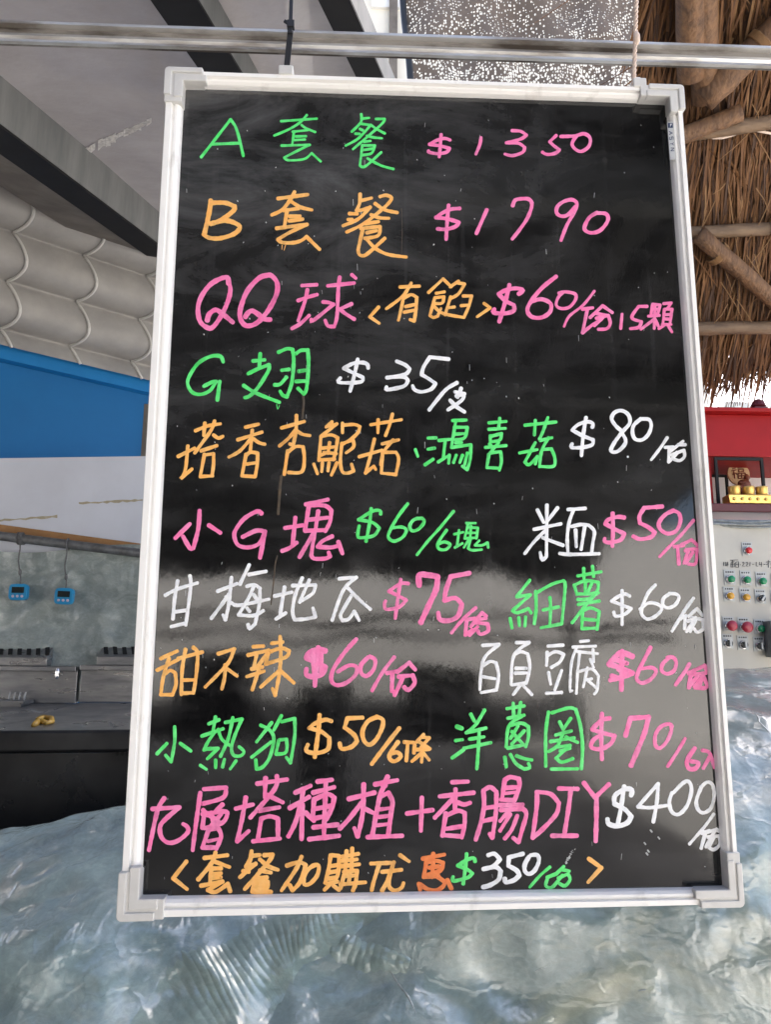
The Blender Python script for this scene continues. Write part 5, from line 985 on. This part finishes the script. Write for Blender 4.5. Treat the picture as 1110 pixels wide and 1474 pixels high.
# ---- cables and the control box
Yc = 1.80
def cp(px, py, dy=0.0): return at(px, py, Yc + dy)
mb = MB(); r2 = random.Random(15)
for k in range(9):
    pts = []; yy0 = 744 + r2.uniform(0, 9); s_ = r2.uniform(2, 9); dz = r2.uniform(-6, 3)
    for j in range(22):
        t = j / 21; pts.append(cp(1005 + 190 * t, yy0 + dz * t + s_ * math.sin(math.pi * t * 1.2) , -0.02 + 0.012 * k + 0.01 * math.sin(t * 7 + k)))
    mb.tube(pts, 0.0042, 6)
tag(mb.build('cable_bundle', M['cable'], smooth=True, origin=cp(1060, 748)), 'grey cable bundle sagging between the shrine and the control box', 'cables')
cb = empty('control_box', cp(1090, 945, 0.1), 'beige control box with coloured push buttons under the shrine', 'control box')
p0_, p1_ = cp(1010, 752), cp(1215, 1080)
mb = MB(); mb.box(((p0_.x + p1_.x) / 2, Yc + 0.11, (p0_.z + p1_.z) / 2), (p1_.x - p0_.x, 0.22, p0_.z - p1_.z)); mb.build('case', M['beige_box'], cb, bevel=0.008)
px_m = (cp(1100, 850).x - cp(1000, 850).x) / 100
def button(px, py, kind, r):
    c = cp(px, py, -0.0); rr = r * px_m; e = None
    mb = MB(); pl = cp(px, py - r - 2.2); mb.box((c.x, Yc - 0.001, c.z + rr * 0.45), (rr * 2.5, 0.003, rr * 3.3)); o = mb.build('label_plate', M['plate'], cb)
    mb = MB()
    for k in range(4): mb.box((c.x - rr * 0.75 + rr * 0.5 * k, Yc - 0.0027, c.z + rr * 1.62), (rr * r2.uniform(.25, .42), 0.0006, rr * 0.34))
    mb.build('plate_print', M['ink'], o)
    mb = MB(); mb.lathe((c.x, Yc - 0.0026, c.z), (0, -1, 0), [(rr, 0), (rr, 0.006), (rr * .86, 0.009), (rr * .8, 0.009)], 22); b = mb.build('push_button' if kind != 'btn_black' else 'selector_knob', M['chrome'], cb, smooth=False)
    mb = MB()
    if kind == 'btn_black':
        mb.lathe((c.x, Yc - 0.0116, c.z), (0, -1, 0), [(rr * .8, 0), (rr * .8, 0.004), (rr * .7, 0.006)], 20); mb.build('knob', M['btn_black'], b)
        a = r2.choice((0.0, -0.6, 0.0)); mb = MB(); mb.frame_box((c.x, Yc - 0.0215, c.z), (rr * .2 * math.cos(a), 0, rr * .2 * math.sin(a)), (0, 0.004, 0), (-rr * .72 * math.sin(a), 0, rr * .72 * math.cos(a))); mb.build('pointer', M['plate'], b)
    elif kind == 'btn_crimson':
        mb.lathe((c.x, Yc - 0.0116, c.z), (0, -1, 0), [(rr * .5, 0), (rr * .5, 0.010), (rr * 1.15, 0.013), (rr * 1.2, 0.018), (rr * .95, 0.023), (rr * .4, 0.025)], 24); mb.build('cap', M[kind], b, smooth=True)
    else:
        mb.lathe((c.x, Yc - 0.0116, c.z), (0, -1, 0), [(rr * .8, 0), (rr * .8, 0.004), (rr * .66, 0.0085), (rr * .3, 0.010)], 22); mb.build('cap', M[kind], b, smooth=True)
for px, py, k, r in ((1076, 793, 'btn_red', 6.0), (1051, 834, 'btn_green', 6.4), (1074, 835, 'btn_green', 6.4), (1096.5, 837, 'btn_green', 6.4), (1119, 839, 'btn_green', 6.4), (1050, 858, 'btn_amber', 6.2), (1073, 860, 'btn_amber', 6.2), (1095, 861.5, 'btn_black', 6.2), (1118, 863, 'btn_black', 6.2),
                     (1049, 901, 'btn_crimson', 6.2), (1071, 903, 'btn_crimson', 6.6), (1094, 905, 'btn_green', 6.2), (1048, 926, 'btn_black', 6.2), (1070, 928, 'btn_black', 6.2), (1093, 930, 'btn_black', 6.2)): button(px, py, k, r)
mb = MB()
def pen(pts, r=0.0011): mb.tube([cp(x, y, -0.0009) for x, y in pts], r, 5)
for pts in ([(1042.5, 809), (1042.5, 815)], [(1045, 809), (1045, 815)], [(1048, 809), (1046.6, 810.5), (1049.2, 813), (1047.4, 815), (1046.3, 813.5), (1049, 810.5), (1048, 809)],
            [(1052, 806.5), (1063, 806)], [(1053, 809), (1058, 808.6)], [(1055.5, 806.5), (1055, 817)], [(1052.5, 813), (1058, 812)], [(1053, 810.5), (1053, 816.5), (1058, 816), (1058, 810.5), (1053, 810.5)], [(1060, 809), (1060, 817)], [(1060, 809), (1064, 808.6), (1064, 816.5)], [(1060, 812.5), (1064, 812)], [(1060, 816.5), (1064, 816.5)],
            [(1066, 813), (1067.5, 813)], [(1069, 810.5), (1071, 809), (1072, 811), (1069, 815), (1072.6, 815)], [(1074.5, 810.5), (1076.5, 809), (1077.5, 811), (1074.5, 815), (1078, 815)], [(1080.5, 809), (1080.2, 815)], [(1083.5, 812.5), (1086.5, 812.3)], [(1089.5, 809), (1089.2, 815), (1092, 815)], [(1094.5, 809), (1093.5, 812.5), (1098, 812.3)], [(1097, 809), (1096.8, 816)], [(1099.8, 812.6), (1102.3, 812.4)],
            [(1104, 809), (1110, 808.6)], [(1107, 806.5), (1106.8, 817)], [(1104, 813), (1106.8, 811)], [(1111, 808), (1117, 807.6)], [(1111, 811), (1117, 810.6), (1117, 814), (1111, 814.2), (1111, 811)], [(1110, 817), (1118, 816.6)]): pen(pts)
mb.build('marker_writing', M['ink'], cb)
mb = MB(); p = cp(1108, 920, -0.02); mb.box((p.x + 0.02, Yc - 0.03, p.z), (0.06, 0.05, 0.12)); mb.box((p.x + 0.02, Yc - 0.057, p.z + .02), (0.045, 0.004, 0.06))
tag(mb.build('switch_box', M['galv'], origin=(p.x, Yc - .005, p.z), bevel=0.002), 'small grey metal switch box fixed on the corner of the control box', 'switch box')

# ================================================================ unseen things added to feed the board's reflection or block light
def shed():
    e = empty('added_shed', Vector((-1.5, -5, 0)), 'open shed with a dark roof added behind the viewer to mirror dark in the board and block sky', 'shed')
    x0, x1, y0, y1, z = -10.0, 3.2, -9.5, -1.3, 3.1  # unseen shed, made up to mirror dark in the board and block sky
    mb = MB(); mb.grid(lambda u, v: (x0 + (x1 - x0) * u, y0 + (y1 - y0) * v, z - 0.35 * (1 - v) + 0.02 * math.sin(u * 300)), 160, 6); mb.build('roof_sheet', M['shed_dark'], e)
    for k in range(5):
        y = y0 + 0.3 + k * 1.9; mb = MB(); mb.box(((x0 + x1) / 2, y, z - 0.47 + 0.35 * ((y - y0) / (y1 - y0))), (x1 - x0, 0.09, 0.16)); mb.build('purlin', M['galv'], e)
    for k in (0, 3):
        x = x0 + 0.4 + k * 4.1; mb = MB(); mb.box((x, y0 + 0.2, 1.3), (0.12, 0.12, 2.6)); mb.build('post', M['galv'], e)
    mb = MB(); yv = y0 - 0.06; zz = z - 0.37
    def val(u, v):
        x = x0 + (x1 - x0) * u; drop = 0.30 + 0.16 * abs(math.sin(x * 1.9)) + 0.12 * noise.noise(Vector((x * 0.8, 2, 1))) + 0.05 * x / 5
        return Vector((x, yv + 0.03 * math.sin(x * 9), zz - drop * v))
    mb.grid(val, 160, 4); mb.build('valance', M['shed_dark'], e, solid=0.004)  # hem added to give the mirrored roof edge a wavy outline
    return e
def added_table(x, y, w_, d_, h_, label):
    e = empty('added_table', Vector((x, y, 0)), label, 'table')  # tables added only to break up the bands mirrored in the board
    mb = MB(); mb.box((x, y, h_), (w_, d_, 0.05)); mb.build('table_top', M['shed_dark'], e, bevel=0.005)
    for i in (-1, 1):
        for k in (-1, 1): mb = MB(); mb.box((x + i * (w_ / 2 - .05), y + k * (d_ / 2 - .05), (h_ - .03) / 2), (0.05, 0.05, h_ - .03)); mb.build('leg', M['galv'], e)
    mb = MB(); mb.grid(lambda u, v: Vector((x - w_ / 2 + w_ * u, y + d_ / 2 + 0.03 + 0.02 * math.sin(u * 40), h_ - 0.03 - v * (h_ * 0.62 + 0.05 * math.sin(u * 9)))), 40, 5); mb.build('skirt', M['black_steel'], e, solid=0.004)
    return e
shed()
added_table(-3.4, -8.2, 1.7, 0.8, 1.02, 'long low table with a dark skirt added to break up the board reflection')
added_table(-1.7, -8.6, 0.8, 0.7, 1.30, 'narrow tall table with a dark skirt added to break up the board reflection')
added_table(1.0, -9.0, 0.9, 0.7, 1.12, 'square table with a dark skirt added to break up the board reflection')
swl = empty('light_block_wall', Vector((-2.0, -0.2, 0)), 'unseen grey wall added on the left to keep light off the left bay', 'wall')
mb = MB(); mb.box((-2.05, -0.4, 1.5), (0.08, 3.4, 3.0)); mb.build('partition', M['brown_steel'], swl)  # unseen wall added to keep side light off the left bay
bwl = empty('added_yard_wall', Vector((-2, -11.5, 0)), 'long pale wall with a dark plinth added behind the viewer as the bright band mirrored in the board', 'wall')
mb = MB(); mb.box((-2, -11.7, 1.7), (26, 0.3, 3.4)); mb.build('wall_face', M['pale_wall'], bwl)  # made-up wall that mirrors as the bright band on the board
mb = MB(); mb.box((-5.2, -11.5, 0.33), (17.5, 0.2, 0.66)); mb.build('plinth', M['shed_dark'], bwl)
bn = empty('viewer_stand_in_bin', Vector((-0.33, -6, 0)), 'dark bin added to stand in for the mirrored figure of the viewer', 'bin')
mb = MB(); mb.prism([(-0.52, -5.8, 0.02), (-0.14, -5.8, 0.02), (-0.11, -5.8, 1.02), (-0.55, -5.8, 1.02)], (0, -0.45, 0)); mb.build('body', M['black_steel'], bn, bevel=0.02)  # bin shape added in place of the viewer's dark reflection
mb = MB(); mb.box((-0.33, -6.02, 1.06), (0.48, 0.5, 0.07)); mb.build('lid', M['black_steel'], bn, bevel=0.02)
mb = MB()
for q in range(2):
    mb.tube([(-9 + 13 * k / 40, -9.0, 1.75 - 0.22 * q + 0.10 * math.sin(k * 0.9 + q) * math.sin(k * .31) - 0.35 * (k / 40 - .55) ** 2) for k in range(41)], 0.05, 6)  # cables added for the wavy dark lines mirrored in the board
tag(mb.build('added_cable_run', M['black_steel'], smooth=True), 'pair of dark sagging cables added behind the viewer as wavy lines in the board reflection', 'cables')
